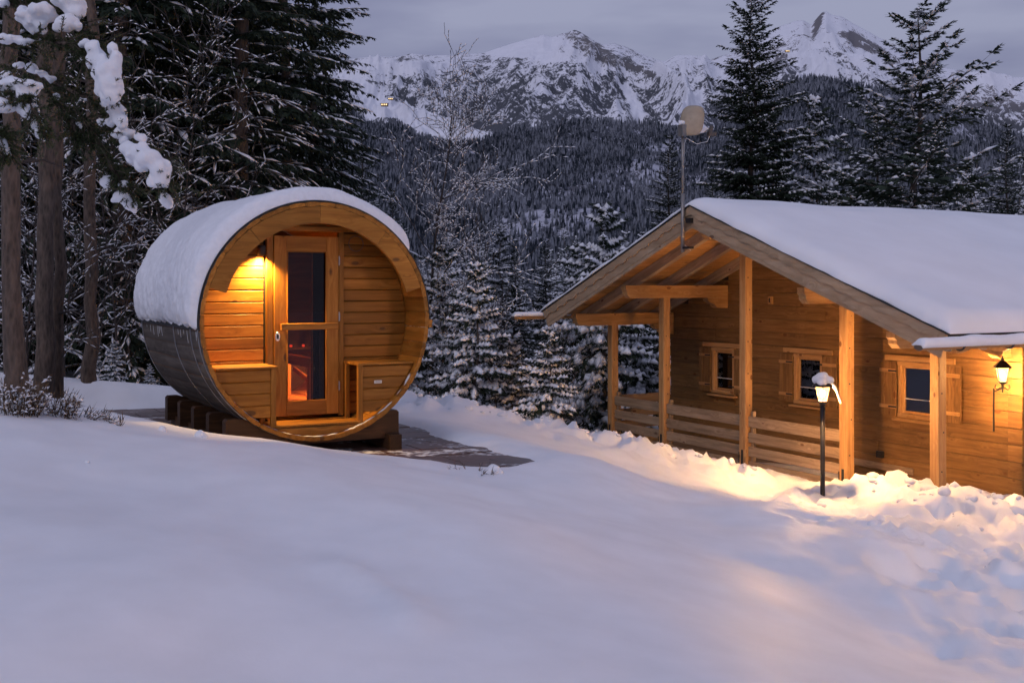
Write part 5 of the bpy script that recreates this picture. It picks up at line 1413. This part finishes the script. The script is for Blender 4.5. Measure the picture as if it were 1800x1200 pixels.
# near bough with heavy pillows of snow
NB = [ # bough polylines in pixels with distance
 [(-20, 70, 6.6), (60, 70, 6.5), (120, 75, 6.4), (160, 110, 6.3), (190, 150, 6.2)],
 [(10, 115, 7.4), (70, 130, 6.9), (120, 160, 6.6), (180, 195, 6.4), (215, 240, 6.3), (250, 275, 6.2), (285, 325, 6.1)],
 [(-30, 140, 6.2), (20, 150, 6.1), (50, 180, 6.0), (75, 240, 5.9)],
 [(100, 10, 6.8), (150, 50, 6.6), (185, 95, 6.5), (205, 150, 6.4), (200, 190, 6.3)],
 [(140, 200, 6.5), (170, 240, 6.4), (200, 300, 6.3), (220, 335, 6.25)], [(-20, 10, 6.9), (50, 15, 6.8), (90, 30, 6.7)],
 [(-30, 235, 6.0), (5, 245, 6.0), (18, 275, 6.0)], [(80, 160, 6.6), (130, 215, 6.5), (140, 250, 6.4)]]
nb_e = empty('snowy_bough', at(0, 150, 6.8)); tag(nb_e, 'near conifer boughs with heavy pillows of snow reaching in from upper left', 'branches')
O_ = np.array(nb_e.location); g = np.random.RandomState(4)
A_, B_, P_, D_, L_ = [], [], [], [], []
for ln in NB:
    pts = np.array([list(at(*q)) for q in ln])-O_; t = np.linspace(0, len(pts)-1, len(pts)*9)
    c = np.stack([np.interp(t, np.arange(len(pts)), pts[:, k]) for k in range(3)], 1); c += np.cumsum(g.randn(*c.shape)*.003, 0)
    A_.append(c[:-1]); B_.append(c[1:]); d = norm(np.gradient(c, axis=0))
    for rep_ in range(3):
        dd = norm(d*.8+g.randn(*c.shape)*.55-UP*.12); l = g.uniform(.05, .19, len(c)); P_.append(c); D_.append(dd); L_.append(l)
A_, B_, P_, D_, L_ = map(np.concatenate, (A_, B_, P_, D_, L_))
tv, tf = tubes(np.concatenate([A_, P_]), np.concatenate([B_, P_+D_*L_[:, None]]), np.r_[np.full(len(A_), .012), np.full(len(P_), .004)], np.r_[np.full(len(A_), .011), np.full(len(P_), .002)], 5)
link('bough', mesh('bough', tv, tf, M['bark_near'], smooth=True), nb_e)
# needles brush out all round each twig
k = 60; fr_ = g.rand(len(P_), k); nP = (P_[:, None]+D_[:, None]*(L_[:, None]*fr_)[..., None]).reshape(-1, 3)
nD = norm(np.repeat(D_, k, 0)*.9+g.randn(len(nP), 3)*.6); nL = g.uniform(.016, .030, len(nP))
nv_, nf_ = diamonds(nP, nD, nL, np.full(len(nP), .0026), norm(g.randn(len(nP), 3)))
link('needles', mesh('needles', nv_, nf_, M['needle_near']), nb_e)
PIL = [ # pillows of snow: px, py, distance, radius in px, squash
 [(75,22,6.6,22,.6),(45,28,6.6,15,.6),(60,40,6.6,17,.7),(72,48,6.6,10,1),(90,30,6.6,12,.6),(38,14,6.6,9,.6)],
 [(125,5,6.6,22,.7),(135,22,6.6,16,.8),(110,2,6.6,18,.6),(140,8,6.6,10,.9)],
 [(110,42,6.5,14,.7),(122,38,6.5,14,.8),(100,48,6.5,8,1),(134,46,6.5,9,.8)],
 [(163,85,6.3,12,.8),(172,100,6.3,14,.9),(182,115,6.25,16,1),(190,130,6.2,20,1),(195,148,6.2,20,1.1),(196,165,6.2,16,1),(180,155,6.25,12,1.2),(176,128,6.25,14,1),(165,110,6.3,12,.9),(203,118,6.2,10,1.1),(205,100,6.2,10,1.2),(198,85,6.25,9,1),(150,78,6.35,9,.7)],
 [(200,190,6.3,14,.8),(208,200,6.3,14,1),(215,212,6.25,9,1),(185,183,6.3,8,.8),(195,215,6.3,8,.7),(178,212,6.3,7,.7)],
 [(215,232,6.3,12,.6),(230,235,6.3,12,.6),(245,240,6.2,10,.7),(205,236,6.3,10,.6),(250,247,6.2,6,.8)],
 [(225,262,6.2,14,.7),(245,268,6.15,18,.7),(265,278,6.1,20,.8),(282,296,6.1,17,1),(285,315,6.1,13,1),(270,318,6.1,9,1.2),(255,288,6.15,14,.8),(232,280,6.2,10,.9),(218,250,6.25,8,.8),(292,300,6.1,8,1)],
 [(20,150,6.1,22,.5),(50,155,6.1,20,.6),(70,152,6.1,10,.6),(45,172,6.05,16,.8),(55,195,6.0,13,1),(66,215,6.0,10,1),(73,232,5.95,9,1.2),(78,243,5.95,5,1.2),(35,190,6.0,8,.9),(0,152,6.1,14,.5)],
 [(0,185,6.0,18,.5),(18,190,6.0,12,.5),(-15,180,6.0,14,.6)],
 [(0,250,6.0,12,.7),(10,258,6.0,9,1),(16,270,6.0,6,1),(-8,245,6.0,10,.6)],
 [(210,345,6.3,8,.8),(222,348,6.3,10,.8),(232,358,6.3,9,1),(236,370,6.3,6,1.1),(200,352,6.3,6,.8)],
 [(185,320,6.3,7,.9),(195,312,6.3,5,.8)],[(290,350,6.2,8,.7),(297,358,6.2,6,1),(283,345,6.2,5,.8)],[(217,325,6.3,6,.7)],
 [(5,68,6.5,10,.5),(25,68,6.5,12,.4),(50,72,6.5,12,.4),(70,72,6.5,9,.4),(35,74,6.5,8,.4)],[(10,133,6.4,8,.6),(16,138,6.4,5,.7)],
 [(55,120,6.7,10,.45),(75,128,6.6,10,.45),(90,138,6.6,9,.5),(35,115,6.8,8,.4)],
 [(135,222,6.5,6,.8),(145,228,6.5,7,.9),(140,245,6.5,6,.9),(145,256,6.5,4,1)],[(98,172,6.6,5,1),(150,175,6.5,6,.8)],[(5,5,6.8,9,.6),(-8,0,6.8,10,.6)]]
for bl in PIL:
    c0 = at(*bl[0][:3]); balls = []
    for u, v, Y_, r, sq in bl:
        p = at(u, v, Y_)-c0; rr = r/F*Y_*1.18; balls.append((p.x, p.y+g.uniform(-.3, .3)*rr, p.z, rr, sq))
        for q in range(3):
            a = g.uniform(-2.9, -.2) if q else g.rand()*6.28; balls.append((p.x+math.cos(a)*rr*g.uniform(.6, .95), p.y+g.uniform(-.4, .4)*rr, p.z+math.sin(a)*rr*sq*g.uniform(.6, 1.0), rr*g.uniform(.28, .48), g.uniform(.7, 1.2)))
    snow_blob('snow_pillow', balls, nb_e, M['snow_fine'], vox=.011, loc=tuple(np.array(c0)-O_), rough=.013)

# dry bushes and stalks on the left bank
def bush(x, y, h, r, n, label, cat='bush', group=None, snow=.5, seed=1, name='dry_bush'):
    g = np.random.RandomState(seed); e = empty(name, (x, y, gz(x, y)-.02)); tag(e, label, cat, group)
    A_, B_, P_, D_, L_ = [], [], [], [], []
    for i in range(n):
        a = g.rand()*6.28; rr = r*math.sqrt(g.rand())*.5; p = np.array([rr*math.cos(a), rr*math.sin(a), 0]); d = norm(np.array([[math.cos(a)*g.uniform(.1, .8)*r/h, math.sin(a)*g.uniform(.1, .8)*r/h, 1]]))[0]; l = h*g.uniform(.45, 1.0)
        c = p+d*(l*np.linspace(0, 1, 5))[:, None]+np.cumsum(g.randn(5, 3)*.006, 0); A_.append(c[:-1]); B_.append(c[1:])
        for q in range(10):
            j = g.randint(1, 5); P_.append(c[j]); D_.append(norm((d+g.randn(3)*.55)[None])[0]); L_.append(g.uniform(.03, .10))
    A_, B_, P_, D_, L_ = np.concatenate(A_), np.concatenate(B_), np.array(P_), np.array(D_), np.array(L_)
    tv, tf = tubes(A_, B_, np.full(len(A_), .0035), np.full(len(A_), .0025), 3); link('stems', mesh('stems', tv, tf, M['grass']), e)['kind'] = 'stuff'
    nv_, nf_ = diamonds(P_, D_, L_, np.full(len(P_), .0028), norm(g.randn(len(P_), 3))); link('leaves', mesh('leaves', nv_, nf_, M['grass']), e)
    k = g.rand(len(P_)) < snow
    sv, sf = pads(P_[k]+UP*.004, norm(D_[k]*[1, 1, .4]), L_[k]*.45+.01, np.full(k.sum(), .008), np.full(k.sum(), .011)); link('bush_snow', mesh('bush_snow', sv, sf, M['snow_tree'], smooth=True), e)['kind'] = 'stuff'
    return e
def bat(u, Y_): return px(u, Y_), Y_
bush(*bat(28, 8.0), .30, .22, 46, 'tallest snowy heather bush at the foot of the left edge trunk', seed=2, snow=.4)
bush(*bat(52, 8.1), .20, .16, 34, 'snowy heather bush just right of the tallest one', seed=3, snow=.4)
bush(*bat(80, 8.3), .20, .30, 26, 'loose brown twiggy bush in the middle of the left bank', seed=4, snow=.15)
bush(*bat(112, 8.3), .17, .16, 34, 'snow-topped low bush, rightmost of the left bank bushes', seed=5, snow=.4)
bush(*bat(5, 8.0), .12, .3, 20, 'flattened twigs poking from the snow at the left edge', seed=6, snow=.3)
bush(*bat(140, 8.4), .08, .25, 16, 'sparse short stubble on the crest of the left bank', seed=7, snow=.1)
bush(*bat(185, 8.5), .07, .14, 12, 'small dark stubble tuft with a snow lump at the yard edge', seed=8, snow=.4)
bush(*bat(211, 8.4), .10, .02, 2, 'single dry stalk standing on the bank before the yard', seed=9, snow=.0, name='dry_stalk', cat='stalk')
for i, (u, Y_, r, lb) in enumerate(((352, 8.7, 10, 'round snow lump on the bank in front of the cradle'), (285, 8.65, 6, 'small snow lump at the edge of the yard'), (868, 8.9, 13, 'soft snow mound right of the paving with twigs beside it'), (153, 7.0, 3, 'tiny ball of snow alone on the smooth bank'))):
    x, y = bat(u, Y_); rr = r/F*Y_
    lo_ = snow_blob('snow_lump', [(0, 0, 0, rr, .8), (rr*.7, 0, -rr*.3, rr*.7, .8), (-rr*.8, 0, -rr*.4, rr*.6, .7)], None, M['snow_fine'], vox=max(.006, rr*.15), loc=(x, y, gz(x, y)+rr*.35)); tag(lo_, lb, 'snow lump')
bush(*bat(835, 8.9), .08, .30, 9, 'few frosted grass stalks beside the soft mound right of the paving', seed=14, snow=.15)
dg_ = bpy.context.evaluated_depsgraph_get()
print('unique tris', sum(sum(len(p.vertices)-2 for p in m.polygons) for m in bpy.data.meshes if len(m.polygons) < 3000)+sum(len(m.loops)-2*len(m.polygons) for m in bpy.data.meshes if len(m.polygons) >= 3000))

# broken clods of ploughed snow along the bank and on the trodden slope
g = np.random.RandomState(77); cv, cf = [], []; import bmesh
bm = bmesh.new(); bmesh.ops.create_icosphere(bm, subdivisions=2, radius=1.0); bm.verts.ensure_lookup_table()
ic_v = np.array([v.co[:] for v in bm.verts]); ic_f = np.array([[v.index for v in f.verts] for f in bm.faces]); bm.free()
def along(P, n, w):
    t = g.rand(n)*(len(P)-1); i = t.astype(int); f = (t-i)[:, None]; return P[i]*(1-f)+P[i+1]*f+g.randn(n, 2)*w
pts = np.concatenate([along(BERM, 120, .26), along(BERM2, 75, .28), np.stack([g.uniform(3.0, 7.5, 110), g.uniform(7.5, 12.5, 110)], 1)])
zz = ground(pts[:, 0], pts[:, 1])
for k_, (x, y) in enumerate(pts):
    r_ = .022+.07*g.rand()**3; sh = ic_v*(1+.35*vnoise(ic_v[:, 0]*2+k_*3.1, ic_v[:, 1]*2+ic_v[:, 2]*2, 5)[:, None]-.15)*np.array([1, g.uniform(.6, 1), g.uniform(.45, .8)])*r_
    a = g.rand()*6.28; c_, s_ = math.cos(a), math.sin(a); sh = np.stack([sh[:, 0]*c_-sh[:, 1]*s_, sh[:, 0]*s_+sh[:, 1]*c_, sh[:, 2]], 1)
    cf.append(ic_f+len(ic_v)*len(cv)); cv.append(sh+[x, y, zz[k_]-r_*.15])
tag(link('snow_clods', mesh('snow_clods', np.concatenate(cv), np.concatenate(cf), M['snow_fine'], smooth=True)), kind='stuff')
